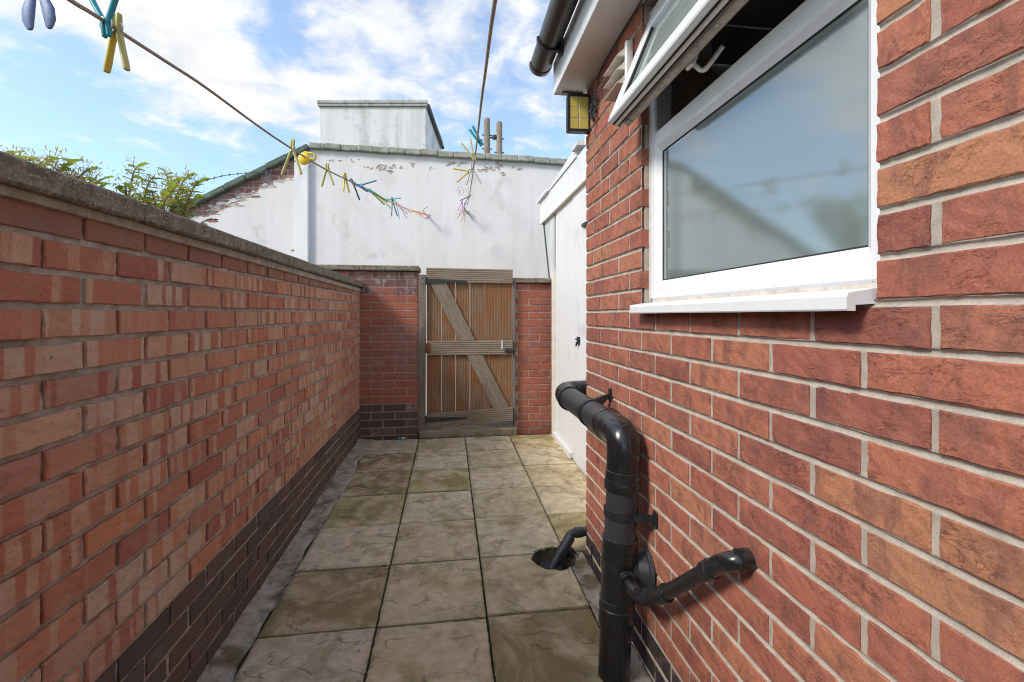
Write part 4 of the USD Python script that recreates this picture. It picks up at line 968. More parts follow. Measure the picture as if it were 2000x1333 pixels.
# ------------------------------------------------------------------ lean-to beyond the house
XO = 1.05
lt = thing('lean_to', 'white clad lean-to with deep white fascia, beyond the house corner', 'lean-to', (XO, 2.29, 0))
def yz(poly, x0, x1):
    m = extr(Polygon(poly), x1 - x0); v = m.vertices.copy(); m.vertices = np.stack([v[:, 2] + x0, v[:, 0] - 2.29, v[:, 1]], 1); return m
z0l = 0.05
part('cladding_panel', yz([(2.30, z0l), (3.82, z0l), (3.82, 2.33), (2.30, 2.33)], 0.0, 0.05), 'door_white', lt)
data(part('door', yz([(3.835, 0.105), (4.475, 0.105), (4.475, 2.33), (3.835, 2.33)], 0.006, 0.05), 'door_white', lt), 'plain white door panel')
part('cladding_panel', yz([(4.72, 1.66), (4.53, 1.66), (4.53, 2.33), (5.03, 2.33)], 0.004, 0.05), 'cladding_white', lt)
part('edge_trim', tube([(-0.004, 4.722 - 2.29, 1.66), (-0.004, 5.03 - 2.29, 2.33)], 0.008, 8), 'black_plastic', lt)
part('door_frame', cat(yz([(4.478, 0.09), (4.528, 0.09), (4.528, 1.74), (4.478, 1.74)], -0.025, 0.052)), 'cream_trim', lt)
data(part('threshold', yz([(3.83, 0.075), (4.50, 0.09), (4.50, 0.135), (3.83, 0.12)], -0.03, 0.005), 'upvc', lt), 'white plastic threshold strip')
part('fascia', yz([(2.30, 2.335), (5.10, 2.335), (5.17, 2.36), (5.17, 2.58), (2.30, 2.58)], -0.018, 0.06), 'upvc', lt)
part('fascia_trim', yz([(2.30, 2.318), (5.09, 2.318), (5.09, 2.334), (2.30, 2.334)], -0.030, 0.05), 'cream_trim', lt)
part('roof_edge', cat(yz([(4.66, 2.581), (5.2, 2.581), (5.2, 2.612), (4.66, 2.612)], -0.05, 0.02), yz([(3.62, 2.581), (4.655, 2.581), (4.655, 2.60), (3.62, 2.665)], -0.03, 0.012)), 'upvc', lt)
part('roof_sheet', cat(yz([(2.30, 2.60), (5.19, 2.60), (5.19, 2.62), (2.30, 2.62)], 0.022, 2.4)), 'lead_flashing', lt)
part('roof_bracket', yz([(3.50, 2.632), (3.66, 2.632), (3.66, 2.668), (3.50, 2.668)], -0.055, 0.02), 'pale_tape', lt)
part('upstand', yz([(2.30, 2.622), (3.48, 2.622), (3.48, 2.80), (2.30, 2.80)], 0.0, 0.02), 'cream_trim', lt)
part('hook', yz([(3.40, 1.985), (3.50, 1.985), (3.50, 2.01), (3.40, 2.01)], -0.02, 0.0), 'black_iron', lt)
data(part('latch', cat(yz([(3.60, 1.06), (3.66, 1.06), (3.66, 1.12), (3.60, 1.12)], -0.012, 0.0), tube([(-0.02, 1.34, 1.075), (-0.02, 1.36, 1.045)], 0.008, 8), tube([(-0.018, 1.30, 1.10), (-0.018, 1.38, 1.10)], 0.006, 8)), 'black_iron', lt), 'small dark hasp')
part('back_wall', cat(cbox(0.05, 2.4, 2.5, 2.6, 0.0, 2.598, 0)), 'cladding_white', lt)

# ------------------------------------------------------------------ white rendered building behind the gate
D0 = 6.0
def bu(px, d=D0): return (px - 1000) / F * d
def bz(py, d=D0): return H + (CY - py) / F * d
BO = EYE + FWD * D0; BO[2] = 0
ROT = -math.degrees(YAW)
bld = thing('white_building', 'old white rendered outbuilding with peeling gable and tiled edge behind the gate', 'building', BO, rotz=ROT)
# local: x along the face (right), y = depth behind the face, z up ; face looks along -y
pk = (bu(610), bz(290)); rt = (3.2, bz(290) - 0.064 * (3.2 - bu(610)) ); le = (-5.6, bz(417) - 0.49 * (-bu(350) - 5.6) * -1)
le = (-5.6, bz(415) - 0.49 * (bu(350) + 5.6)); 
outline = Polygon([(le[0], -0.15), (rt[0], -0.15), rt, pk, le])
def xz(poly, y0, y1):
    m = extr(poly, y1 - y0); v = m.vertices.copy(); m.vertices = np.stack([v[:, 0], y1 - v[:, 2], v[:, 1]], 1); return m
part('wall', xz(outline, 0.0, 5.0), 'old_bricks', bld)
# render coat with lost patches, as a sheet 14 mm proud of the brick
rp_ = random.Random(12)
def blob(cx, cy, rx, ry, n=26, rough=0.35, rot=0.0):
    P = []; ph = [rp_.uniform(0, 6.28) for _ in range(6)]
    for a_ in np.linspace(0, 2 * math.pi, n, endpoint=False):
        r0 = 1 + rough * (0.5 * math.sin(2 * a_ + ph[0]) + 0.4 * math.sin(3 * a_ + ph[1]) + 0.4 * math.sin(5 * a_ + ph[2]) + 0.4 * math.sin(9 * a_ + ph[3])) + rp_.uniform(-rough, rough) * 0.4
        P.append((rx * r0 * math.cos(a_), ry * r0 * math.sin(a_)))
    q = Polygon(P).buffer(0)
    return affinity.translate(affinity.rotate(q, rot, origin=(0, 0)), cx, cy)
lost = []
def rake_z(u): return pk[1] + (pk[1] - le[1]) / (pk[0] - le[0]) * (u - pk[0])
for k in range(30):                                   # along the raking edge
    px = 352 + k * 7.8
    u = bu(px)
    lost.append(blob(u + rp_.uniform(-.05, .05), rake_z(u) - rp_.uniform(.02, .11) * (0.6 + 0.6 * k / 30), rp_.uniform(.09, .16), rp_.uniform(.035, .085), rot=rp_.uniform(-6, 12)))
for px, py, rx, ry in ((398, 440, .06, .035), (415, 432, .09, .03), (412, 418, .10, .035), (440, 405, .07, .02), (478, 372, .12, .035), (520, 352, .10, .03), (545, 345, .12, .04), (570, 340, .10, .05), (500, 385, .05, .012), (560, 335, .1, .06)):
    lost.append(blob(bu(px), bz(py), rx, ry, rot=rp_.uniform(0, 15)))
thinned = []
for px, py, rx, ry in ((745, 330, .10, .045), (762, 333, .07, .03), (718, 330, .05, .02), (778, 326, .05, .03), (695, 315, .03, .02), (882, 322, .10, .022), (905, 322, .09, .014), (948, 332, .09, .035), (968, 332, .06, .04), (975, 322, .06, .05), (985, 340, .05, .02), (845, 330, .05, .012), (800, 322, .05, .018), (660, 318, .03, .015), (1010, 330, .05, .015), (648, 314, .025, .02)):
    for j in range(4):
        thinned.append(blob(bu(px) + rp_.uniform(-.06, .06), bz(py) + rp_.uniform(-.03, .03), rx * rp_.uniform(.2, .6), ry * rp_.uniform(.2, .7), rot=rp_.uniform(-20, 20), rough=.5))
for px, py in ((590, 495), (575, 490), (600, 488)):
    thinned.append(blob(bu(px), bz(py), .04, .02))
for k in range(26):
    px = 385 + k * 8.0; u = bu(px)
    thinned.append(blob(u + rp_.uniform(-.06, .06), rake_z(u) - rp_.uniform(.12, .30), rp_.uniform(.05, .13), rp_.uniform(.012, .035), rot=rp_.uniform(-5, 10), rough=.5))
lostU = unary_union(lost).buffer(0); thinU = unary_union(thinned).buffer(0)
coat = outline.buffer(-0.002).difference(lostU).difference(thinU).buffer(0)
coat = coat.intersection(sbox(-5.59, -0.14, 3.19, 5))
part('render_coat', xz(coat, -0.014, -0.001), 'white_render', bld)
under = outline.buffer(-0.004).difference(lostU).buffer(0)
M('undercoat', lambda g: rough_stuff(g, [(0.3, (0.33, 0.26, 0.21)), (0.5, (0.52, 0.45, 0.39)), (0.7, (0.68, 0.63, 0.58))], 16, 120, 0.8, 0.008))
part('undercoat', xz(under, -0.006, -0.0005), 'undercoat', bld)
pil = Polygon([(bu(580), -0.1), (bu(605.5), -0.1), (bu(605.5), rake_z(bu(605)) - 0.10), (bu(580), rake_z(bu(580)) - 0.06)])
data(part('pilaster', xz(pil, -0.075, -0.0145), 'pilaster_paint', bld), 'smooth white pilaster strip under the gable peak')
# coping tiles along the flat top, verge tiles down the gable
def edge_tiles(p, q, n, mat, name, dep, hgt, lip):
    p, q = np.array(p), np.array(q); L = np.linalg.norm(q - p); t = (q - p) / L; nrm = np.array([-t[1], t[0]])
    if nrm[1] < 0: nrm = -nrm
    for i in range(n):
        a_, b_ = i * L / n + 0.002, (i + 1) * L / n - 0.002
        tl = cbox(a_, b_, -dep, 0.25, -lip, hgt - lip, 0.010)
        dz = rp_.uniform(-.006, .006); tw = rp_.uniform(-.012, .012)
        v = tl.vertices; w = p + v[:, :1] * t + (v[:, 2:3] + dz + tw * (v[:, :1] - (a_ + b_) / 2)) * nrm
        tl.vertices = np.stack([w[:, 0], v[:, 1] + rp_.uniform(-.006, .006), w[:, 1]], 1)
        if np.linalg.det(np.array([[t[0], 0, t[1]], [0, 1, 0], [nrm[0], 0, nrm[1]]])) < 0: tl.invert()
        part(name, tl, mat, bld)
edge_tiles((pk[0] - .02, pk[1] + .015), (rt[0], rt[1] + .015), 28, 'verdigris_tile', 'coping_tile', 0.075, 0.075, 0.03)
edge_tiles((le[0], le[1] + .01), (pk[0] - .03, pk[1] + .01), 11, 'green_verge', 'verge_tile', 0.085, 0.070, 0.045)
part('roof', cat(xz(Polygon([(pk[0], pk[1] + .001), (rt[0], rt[1] + .001), (rt[0], rt[1] + .02), (pk[0], pk[1] + .02)]), 0.255, 5.0), xz(Polygon([(le[0], le[1] + .001), (pk[0], pk[1] + .001), (pk[0], pk[1] + .02), (le[0], le[1] + .02)]), 0.255, 5.0)), 'roof_felt', bld)
# box on the roof
D1 = 7.2
bx0, bx1, bzt = bu(624, D1), bu(832, D1), bz(209, D1)
rbx = data(part('roof_box', cbox(bx0, bx1, D1 - D0, D1 - D0 + 1.6, 3.0, bzt, 0.01), 'stained_render', bld), 'streaked white block standing on the roof')
part('coping', cat(cbox(bx0 - 0.022, bx1 + 0.015, D1 - D0 - 0.03, D1 - D0 + 1.62, bzt + 0.001, bzt + 0.035, 0.006), cbox(bx0 - 0.03, bx1 + 0.022, D1 - D0 - 0.045, D1 - D0 + 1.63, bzt + 0.036, bzt + 0.095, 0.012)), 'pale_coping', rbx)
part('downpipe', tube([(bx1 + 0.03, D1 - D0 + .03, bzt + 0.03), (bx1 + 0.035, D1 - D0 + 0.7, bzt - 0.03), (bx1 + 0.04, D1 - D0 + 1.5, bzt - 0.10)], 0.03, 10), 'lead_flashing', rbx)
part('vent_pipe', tube([(bx1 + 0.06, D1 - D0 + 1.3, 3.3), (bx1 + 0.06, D1 - D0 + 1.3, bzt - 0.35)], 0.05, 12), 'dull_pipe', rbx)

# two poles of a twin-pole electricity mast
def pole(px0, px1, pyt, d, label, s):
    u = ((px0 + px1) / 2 - 1000) / F * d; c = EYE + FWD * d + RIGHT * u; zt = H + (CY - pyt) / F * d; r = (px1 - px0) / F * d / 2
    t = thing('utility_pole', label, 'utility pole', (c[0], c[1], 0), group='twin wooden poles behind the white building')
    part('shaft', tube([(0, 0, -.1), (0, 0, zt - .04), (0, 0, zt)], [r * 1.25, r, r * .8], 20), 'pole_wood', t, smooth=40)
    k = [zt - 0.55, zt - 1.0]
    part('bolt', cat(*[tube([(-r - .06, -.02, q), (r + .06, -.02, q)], 0.02, 8) for q in k]), 'dull_pipe', t)
    return t, c, r, zt
t1, c1, r1, z1 = pole(945, 957, 232, 15.0, 'slightly taller weathered pole, the one nearer the roof box', 1)
t2, c2, r2, z2 = pole(969.5, 981, 239, 15.0, 'slightly lower weathered pole, the one nearer the floodlight', 2)
d12 = c2 - c1
part('spreader', cat(tube([(r1, 0, z1 - .62), (d12[0] - r2, d12[1], z1 - .62)], .025, 8), tube([(d12[0] - .16, d12[1], z1 - .56), (d12[0] - .16, d12[1], z1 - .68)], .07, 10)), 'dull_pipe', t1)

# wall hooks and washing lines
def camline(pts): return np.array([at(x, y, 1.0 / k) for x, y, k in pts])
k1 = lambda x: 0.172 + 0.0025 * (833 - x)
L1 = [(x, y, k1(x)) for x, y in ((829, 420), (790, 406), (750, 388), (717, 372), (685, 355), (660, 343), (625, 325), (557, 282.5), (500, 243.5), (400, 170), (325, 121), (240, 66), (200, 39), (136, 0), (72, -41))]
k2 = lambda y: 0.172 + 0.0045 * (412 - y)
L2 = [(x, y, k2(y)) for x, y in ((909, 411), (914, 396), (922, 350), (926.5, 315), (931, 282), (940, 200), (948, 140), (958, 60), (967, 0))]
def wash(L, label):
    P = camline(L); e = P[-1] + (P[-1] - P[-2]) / np.linalg.norm(P[-1] - P[-2]) * np.array([[0.6], [1.6]])
    P = np.vstack([P, e])
    return single('washing_line', tube(spline(P, 5), 0.0025, 8), 'line_cord', label, 'washing line', smooth=True)
wash(L1, 'washing line running from upper left down to the hook on the white wall')
wash(L2, 'washing line running steeply overhead to the second hook on the white wall')
def hook(px, py, label, d=D0):
    p = at(px, py, d - 0.014); t = thing('wall_hook', label, 'hook', p, rotz=ROT)
    part('plate', cbox(-0.03, 0.03, -0.008, 0.0, -0.03, 0.03, 0.002), 'upvc', t)
    part('hook', tube(fillet([(0, -0.006, 0), (0, -0.15, -0.015), (-0.02, -0.19, 0.03), (0.04, -0.17, 0.085)], 0.03, 6), 0.011, 10), 'pale_tape', t, smooth=True)
hook(834, 421, 'pale hook on the white wall where the long sloping washing line ends')
hook(911, 413, 'pale hook on the white wall behind the tangle of pink and brown pegs')

SPH = trimesh.creation.icosphere(1, 1.0).vertices
def peg_meshes(Ln=0.078, opened=0.34, wd=0.0095, paddle=0.0):
    wd = wd * 0.9
    """legs hang to -z, jaws up; spread along x"""
    legs = []
    for sd in (-1, 1):
        P = []
        for q in (0.0, 0.12, 0.30, 0.5, 0.7, 0.86, 1.0):
            z = 0.30 * Ln - q * Ln
            xc = 0.0035 if q <= 0.30 else 0.0035 + (q - 0.30) * Ln * opened
            r = (0.0030, 0.0034, 0.0040, 0.0036, 0.0036, 0.0040, 0.0036)[(0.0, 0.12, 0.30, 0.5, 0.7, 0.86, 1.0).index(q)]
            if q > 0.45: r += paddle * math.sin((q - .38) / .68 * math.pi)
            P.append((xc + max(0, r - 0.004) * 0.8, z, r))
        hulls = []
        for (x0_, z0_, r0_), (x1_, z1_, r1_) in zip(P, P[1:]):
            V = np.vstack([SPH * r0_ * .8 + [x0_, 0, z0_], SPH * r1_ * .8 + [x1_, 0, z1_]])
            hulls.append(mf.Manifold.hull_points(V.astype(np.float64)))
        mm_ = hulls[0]
        for h_ in hulls[1:]: mm_ = mm_ + h_
        mv = mm_.to_mesh(); m = trimesh.Trimesh(mv.vert_properties[:, :3].astype(float), mv.tri_verts, process=False)
        y_ = m.vertices[:, 1]; m.vertices[:, 1] = np.sign(y_) * (np.abs(y_) / 0.0036) ** 0.7 * wd * 0.5
        if paddle: m.vertices[:, 1] *= 0.55
        m.vertices[:, 0] *= sd
        m.fix_normals(); legs.append(m)
    sp = [tube([(0.009 * math.cos(a_), 0.0, 0.004 + 0.008 * math.sin(a_)) for a_ in np.linspace(0, 2 * math.pi, 20)], 0.0011, 6, caps=False), tube([(0, -wd * .62, 0.0), (0, wd * .62, 0.0)], 0.0032, 10)]
    return legs, cat(*sp)
def peg(px, py, depth, ang, size, col, label, opened=0.34, turn=0.0, paddle=0.0, col2=None, wd=0.0095):
    """ang: direction in which the legs point, 0 = down, 90 = to the right; turn: rotation about the legs"""
    p = at(px, py, depth); a_ = math.radians(ang)
    legdir = math.sin(a_) * RIGHT - math.cos(a_) * UP
    zl = -legdir; view = FWD; xl = np.cross(view, zl); xl /= np.linalg.norm(xl)
    yl = np.cross(zl, xl); tr = math.radians(turn)
    xl, yl = math.cos(tr) * xl + math.sin(tr) * yl, -math.sin(tr) * xl + math.cos(tr) * yl
    Mx = Gf.Matrix4d(*xl, 0, *yl, 0, *zl, 0, *p, 1)
    t = thing('clothes_peg', label, 'clothes peg', matrix=Mx)
    legs, sp = peg_meshes(size, opened, wd, paddle)
    part('leg', legs[0], 'peg_' + col, t, smooth=40); part('leg', legs[1], 'peg_' + (col2 or col), t, smooth=40); part('spring', sp, 'steel', t, smooth=40)
dd1 = lambda x: 1.0 / k1(x) - 0.001
dd2 = lambda y: 1.0 / k2(y) - 0.001
peg(72, -22, dd1(72) + .03, 4, 0.060, 'lavender', 'blue-grey paddle-legged peg at the top left corner of the sky', 0.16, 0, 0.0050, wd=0.008)
peg(207, 42, dd1(207), 184, 0.060, 'teal', 'teal peg standing legs-up on the line, touching a big yellow peg', 0.50, 10)
peg(228, 62, dd1(226), 0, 0.070, 'yellow', 'big yellow peg hanging beside the teal one', 0.24, -10, col2='pale_yellow', wd=0.011)
peg(571, 294, dd1(568), -2, 0.088, 'pale_yellow', 'dull yellow peg hanging wide open next to the bright yellow plastic clip', 0.42, -15)
peg(639, 333, dd1(639), 2, 0.070, 'pale_yellow', 'dull yellow peg hanging open in front of the white wall, alone', 0.36, -10)
peg(674, 349, dd1(674), 5, 0.070, 'yellow', 'small yellow-green peg seen edge-on, just before the dark navy peg', 0.2, 60)
peg(692, 360, dd1(690), 38, 0.085, 'navy', 'dark navy peg lying along the line', 0.36, -20)
peg(707, 363, dd1(704), 84, 0.085, 'blue', 'blue peg jutting out to the right from the line', 0.42, 0)
peg(730, 378, dd1(727), 52, 0.11, 'green', 'fat green peg lying along the line', 0.12, 30, wd=0.018)
peg(745, 387, dd1(743), 55, 0.11, 'pale_green', 'pale green peg lying along the line behind the fat green one', 0.2, 30)
peg(760, 391, dd1(757), 80, 0.095, 'orange', 'peg with one orange and one cyan leg jutting right', 0.3, 0, col2='cyan')
peg(767, 397, dd1(766), 8, 0.12, 'navy', 'tiny dark peg hanging straight down among cyan ones', 0.2, 40)
peg(775, 400, dd1(774), 30, 0.13, 'cyan', 'tiny cyan peg hanging open beside the pink one', 0.3, 0)
peg(781, 403, dd1(780), 45, 0.13, 'pink', 'tiny pink peg at the end of the cyan cluster', 0.22, 0)
peg(808, 413, dd1(806), 70, 0.17, 'bright_yellow', 'tiny bright yellow peg nearest the hook end of the long line', 0.25, 10)
peg(818, 416, dd1(815), 65, 0.17, 'pink', 'faint pink peg between tiny yellow peg and hook', 0.22, 20)
peg(935, 274, dd2(274), 212, 0.055, 'teal', 'teal peg pointing up on the steep washing line', 0.08, 35)
peg(922, 302, dd2(302), 205, 0.066, 'pale_yellow', 'yellow-green peg pointing up-left just below the teal peg', 0.26, 0)
peg(922, 330, dd2(330), 6, 0.085, 'grey', 'pale grey peg hanging legs-down over the white wall', 0.42, 0)
peg(914, 336, dd2(334), 285, 0.078, 'yellow', 'mustard peg pointing left across the pale grey peg', 0.45, 0)
peg(914, 386, dd2(386), 312, 0.085, 'black', 'black peg pointing left beside the wire ring', 0.3, 0)
peg(902, 398, dd2(398), 350, 0.10, 'purple', 'small purple peg hanging above the pink tangle', 0.3, 20)
peg(903, 408, dd2(406), 355, 0.12, 'pink', 'small pink peg in the tangle at the hook', 0.35, 0)
peg(909, 413, dd2(411), 20, 0.17, 'brown', 'brown peg hanging at the centre of the tangle', 0.4, 0)
peg(906, 414, dd2(411), 330, 0.17, 'brown', 'brown peg pointing down-left in the tangle', 0.3, 20)
peg(912, 414, dd2(411), 45, 0.17, 'black', 'black peg pointing down-right in the tangle', 0.12, 0)
peg(905, 412, dd2(411), 280, 0.15, 'pale_yellow', 'pale peg pointing left in the tangle', 0.3, 0)
# yellow plastic clip with a loop tail
p = at(594, 306, dd1(596)); t = thing('plastic_clip', 'bright yellow round plastic clip with a loop, on the sloping line', 'clip', p, rotz=ROT)
dm = trimesh.creation.icosphere(3, 1.0); dm.vertices *= [0.017, 0.008, 0.018]; dm.vertices[:, 2] -= 0.006
part('disc', dm, 'peg_bright_yellow', t, smooth=True)
part('loop', tube(fillet([(0.0, 0, 0.012), (0.022, -.002, 0.008), (0.034, -.002, 0.002), (0.030, -.002, -0.012), (0.018, -.002, -0.006)], 0.012, 6), 0.0032, 8), 'peg_yellow', t, smooth=True)
p = at(899, 374, dd2(376)); t = thing('wire_ring', 'thin wire ring with a spiral hanging beside the black peg', 'wire ring', p, rotz=ROT)
part('ring', tube([(0.022 * math.cos(q), 0, 0.028 * math.sin(q)) for q in np.linspace(0, 2 * math.pi, 28)], 0.0009, 5, caps=False), 'thin_wire', t, smooth=True)
part('spiral', tube([(-0.004 + 0.009 * math.cos(q), 0.004 * math.sin(q * .5), 0.012 - q * 0.0009) for q in np.linspace(0, 9 * math.pi, 90)], 0.0007, 5), 'steel', t, smooth=True)

# barbed strand from the gable to the shrub
pts = [at(604, 303, 5.88), at(570, 318, 5.85), at(540, 331, 5.8), at(515, 336, 5.7), at(480, 338.5, 5.5), at(440, 343, 5.2), at(405, 352, 5.0), at(370, 365, 4.8)]
sw = spline(pts, 10); mm = [tube(sw, 0.004, 6)]
for i in range(4, len(sw) - 2, 4):
    mm += [tube([sw[i] + q, sw[i] - q], 0.004, 5) for q in (np.array([.006, 0, .016]), np.array([-.009, .012, .010]))]
single('barbed_wire', cat(*mm), 'thin_wire', 'strand of barbed wire from the gable to the shrub', 'barbed wire')

# ------------------------------------------------------------------ shrub behind the wall, bushes further left
def leaf_mesh(base, d, L, W, up):
    d = d / np.linalg.norm(d); s = np.cross(d, up); s /= np.linalg.norm(s) + 1e-9; n = np.cross(s, d)
    V = [base]; 
    for t_, w_ in ((0.22, 0.75), (0.5, 1.0), (0.78, 0.7)):
        c = base + d * L * t_ - n * L * 0.12 * t_ * t_
        V += [c + s * W * w_ * .5 + n * W * .10, c - n * W * .04, c - s * W * w_ * .5 + n * W * .10]
    V.append(base + d * L - n * L * 0.16)
    Fs = [[0, 1, 2], [0, 2, 3]]
    for r in range(2):
        o = 1 + r * 3; Fs += [[o, o + 3, o + 4], [o, o + 4, o + 1], [o + 1, o + 4, o + 5], [o + 1, o + 5, o + 2]]
    Fs += [[7, 10, 8], [8, 10, 9]]
    return np.array(V), np.array(Fs)
class Acc:
    def __init__(s): s.v, s.f, s.n = [], [], 0
    def add(s, v, f): s.v.append(v); s.f.append(f + s.n); s.n += len(v)
    def mesh(s): return trimesh.Trimesh(np.vstack(s.v), np.vstack(s.f), process=False)
def spray(acc, twigs, flow, p0, p1, sag, nleaf, L, rs):
    P = spline([p0, (p0 + p1) / 2 + np.array([0, 0, sag]), p1], 8)
    twigs.append(tube(P, np.linspace(0.008, 0.003, len(P)), 6))
    for i in range(nleaf):
        f = 0.15 + 0.85 * (i + rs.rand() * .6) / nleaf; k = f * (len(P) - 1); a_ = int(min(k, len(P) - 2)); b = P[a_] + (P[a_ + 1] - P[a_]) * (k - a_)
        t = P[a_ + 1] - P[a_]; t /= np.linalg.norm(t); side = np.cross(t, [0, 0, 1.0]); side /= np.linalg.norm(side) + 1e-6
        d = t * rs.uniform(.2, .7) + side * (1 if i % 2 else -1) * rs.uniform(.5, 1.0) + np.array([0, 0, rs.uniform(-.35, .25)])
        LL = L * rs.uniform(.7, 1.15); acc.add(*leaf_mesh(b, d, LL, LL * rs.uniform(.58, .74), np.array([rs.uniform(-.3, .3), rs.uniform(-.3, .3), 1.0])))
        if flow is not None and rs.rand() < .75:
            for q in range(10):
                b2 = b + rs.uniform(-.05, .05, 3); flow.add(*leaf_mesh(b2, rs.uniform(-1, 1, 3) + [0, 0, .4], .042, .007, np.array([.1, .2, 1.])))
rsn = np.random.RandomState(4)
def shrub(label, loc, tips, L, nleaf, fill, name='shrub', leaf='leaf', flowers=True):
    t = thing(name, label, 'shrub', loc); loc = np.array(loc)
    acc, fl_, tw = Acc(), Acc() if flowers else None, []
    top = np.array([0, 0, 1.25])
    st = [tube([(0, 0, -.1), (0.05, 0.02, 0.6), (0.0, 0.0, 1.3)], [0.05, 0.04, 0.03], 10)]
    for q in tips:
        q = np.array(q) - loc; mid = np.array([q[0] * .4, q[1] * .4, 0.75 + 0.45 * (q[2] - 0.75)])
        P = spline([np.array([0, 0, .7]), mid, q * [.8, .8, 1] + [0, 0, -.25]], 8); st.append(tube(P, np.linspace(.022, .008, len(P)), 7))
        b = P[-1]
        spray(acc, tw, fl_, b, q, .05, nleaf, L, rsn)
        for j in range(1):
            e = b + (q - b) * rsn.uniform(.4, .95) + np.array([rsn.uniform(-.25, .25), rsn.uniform(-.2, .2), rsn.uniform(-.12, .05)])
            spray(acc, tw, fl_, b - (q - b) * rsn.uniform(0, .4), e, .04, nleaf - 2, L, rsn)
    for i in range(fill[0]):
        q = np.array(fill[1]) - loc + rsn.normal(size=3) * np.array(fill[2]); q[2] = min(q[2], fill[3] - rsn.uniform(0, .2)); b = q - np.array([rsn.uniform(-.25, .25), rsn.uniform(-.2, .2), rsn.uniform(.1, .3)])
        spray(acc, tw, fl_ if flowers else None, b, q, .03, nleaf - 2, L, rsn)
    part('trunk', cat(*st), 'twig', t, smooth=True)
    data(part('twigs', cat(*tw), 'twig', t, smooth=True), kind='stuff')
    data(part('leaves', acc.mesh(), leaf, t), kind='stuff')
    if fl_ is not None and fl_.n: data(part('seed_tassels', fl_.mesh(), 'blossom', t), kind='stuff')
A1 = [at(268, 325, 3.5), at(300, 345, 3.6), at(345, 352, 3.55), at(375, 340, 3.8), at(400, 350, 3.9), at(335, 368, 3.4), at(300, 385, 3.5), at(385, 385, 3.7), at(355, 395, 3.6), at(330, 395, 3.5), at(365, 370, 3.7)]
shrub('leafy shrub with cream tassels rising over the wall next to the gable', (-2.35, 3.4, 0), A1, 0.082, 11, (7, (-2.35, 3.5, 1.75), (.38, .35, .22), 1.98))
A2 = [at(35, 296, 3.2), at(62, 308, 3.1), at(112, 307, 3.0), at(148, 312, 3.1), at(190, 325, 3.2), at(215, 345, 3.3), at(85, 315, 3.1), at(170, 345, 3.1), at(130, 330, 3.05), at(205, 362, 3.1)]
shrub('sparse leafy shrub peeping over the coping at the left edge', (-2.7, 2.7, 0), A2, 0.072, 9, (5, (-2.75, 2.8, 1.8), (.35, .35, .2), 2.05))
A3 = [(-5.2, 3.6, 2.5), (-4.7, 3.9, 2.4), (-5.6, 4.3, 2.75), (-6.3, 4.2, 2.6), (-5.0, 4.6, 2.5)]
shrub('dense dark shrub well beyond the wall, seen mirrored in the window pane', (-5.4, 4.0, 0), A3, 0.11, 9, (220, (-5.4, 4.0, 1.9), (.75, .5, .45), 2.75), leaf='dark_leaf', flowers=False)

# moss and tiny weeds in the joints of the paving
M('moss_leaf', lambda g: leaf_fn(g, (0.035, 0.05, 0.012), (0.06, 0.085, 0.02), (0.10, 0.085, 0.035)))
rsm = np.random.RandomState(17); acc = Acc()
def tuft(x, y, n, h):
    for q in range(n):
        b = np.array([x + rsm.normal() * .006, y + rsm.normal() * .006, gz(y) - 0.008])
        acc.add(*leaf_mesh(b, np.array([rsm.normal() * .6, rsm.normal() * .6, 1.0]), h * rsm.uniform(.5, 1.2), h * .35, np.array([.3, .2, .4])))
for c in range(150):
    if rsm.rand() < .55:
        x = XJ[rsm.randint(0, 4)]; y = rsm.uniform(1.4, 4.55)
    else:
        y = Y0 - S * rsm.randint(0, 6); x = rsm.uniform(-0.74, 0.60)
    if meshkit.noise(np.array([x * 2.2, y * 2.2, 3.0])) > .5: tuft(x, y, rsm.randint(4, 12), 0.011)
for c in range(70):
    tuft(rsm.uniform(-.28, .66), 4.588 + rsm.normal() * .006, rsm.randint(4, 9), 0.014)
for c in range(60):
    tuft(-0.742 + rsm.normal() * .008, rsm.uniform(1.4, 3.0), rsm.randint(3, 8), 0.010)
for c in range(40):
    a_ = rsm.uniform(0.3, 2.9); tuft(HOLE[0] + .09 * math.cos(a_), HOLE[1] + .09 * math.sin(a_), rsm.randint(4, 8), 0.018)
single('moss', acc.mesh(), 'moss_leaf', 'dark green moss and tiny weeds in the paving joints', 'moss', kind='stuff')

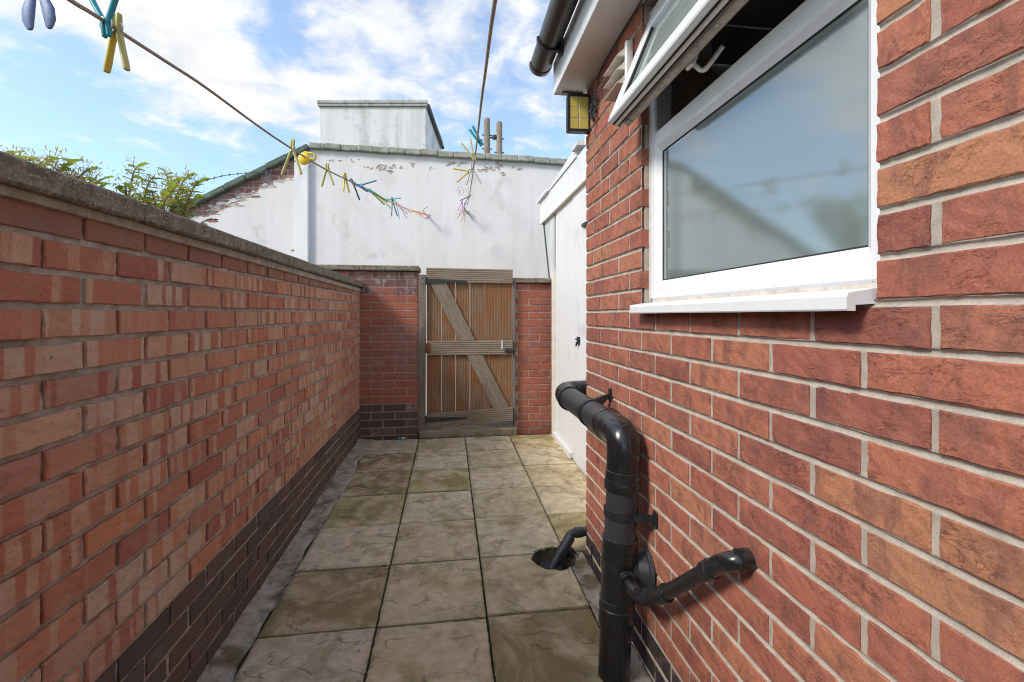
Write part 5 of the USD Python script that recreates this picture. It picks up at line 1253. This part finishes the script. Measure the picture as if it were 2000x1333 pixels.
# fallen bits
def bit(px, py, sx, sy, col, name, label, cat_):
    b = -(py - CY) / F; a_ = (px - 1000) / F; ry = cs - a_ * sn
    t = -H / (b - GS * ry); p = EYE + t * (FWD + RIGHT * a_ + UP * b)
    rr_ = random.Random(int(px * 7 + py)); pol = affinity.rotate(Polygon([(-sx, -sy * .6), (-sx * .3, -sy), (sx, -sy * .5), (sx * .7, sy), (-sx * .5, sy * .8)]), rr_.uniform(0, 180), origin=(0, 0))
    m = extr(pol, 0.0025); m.vertices[:, 2] += 0.003 * np.sin(m.vertices[:, 0] * 300); m.apply_translation(p + [0, 0, 0.004])
    single(name, m, col, label, cat_)
bit(701, 1274, .0055, .005, 'peg_purple', 'peg_fragment', 'pink speck of plastic on the front left slab', 'litter')
bit(668, 1171, .006, .003, 'peg_purple', 'peg_fragment', 'pink sliver of plastic on the dark stained slab', 'litter')
bit(679, 1073, .006, .003, 'peg_pink', 'peg_fragment', 'pink sliver of plastic on the pale slab in the left column', 'litter')
bit(877, 1053, .009, .004, 'peg_grey', 'paper_scrap', 'white scrap in the middle of the second slab column', 'litter')
bit(892, 900.5, .014, .008, 'upvc', 'paper_scrap', 'white scrap near the gate on a pale slab', 'litter')
bit(694, 901, .012, .008, 'upvc', 'paper_scrap', 'white scrap on the concrete strip by the left wall', 'litter')
bit(591, 1024, .014, .004, 'upvc', 'paper_scrap', 'thin white curl at the foot of the dark plinth', 'litter')
p = np.array([-0.46, 4.56, 0.105]); t = thing('broken_peg', 'broken teal peg lying at the foot of the wall left of the gate', 'clothes peg', p)
part('leg', cbox(-.03, .02, -.008, .008, -.008, .008, .003), 'peg_teal', t); part('leg', cbox(.012, .04, -.012, -.002, -.006, .010, .002), 'upvc', t)
for x_, y_, q_ in ((568, 487, 'yellow leaf stuck on the boundary wall coping before the pilaster'), (601, 494, 'small yellow leaf on the coping just right of the pilaster')):
    pp = at(x_, y_ + 3, 4.02); acc = Acc(); acc.add(*leaf_mesh(pp, RIGHT + UP * .2, 0.03, 0.02, np.array([.1, -1, .6])))
    single('fallen_leaf', acc.mesh(), 'yellow_leaf', q_, 'leaf')
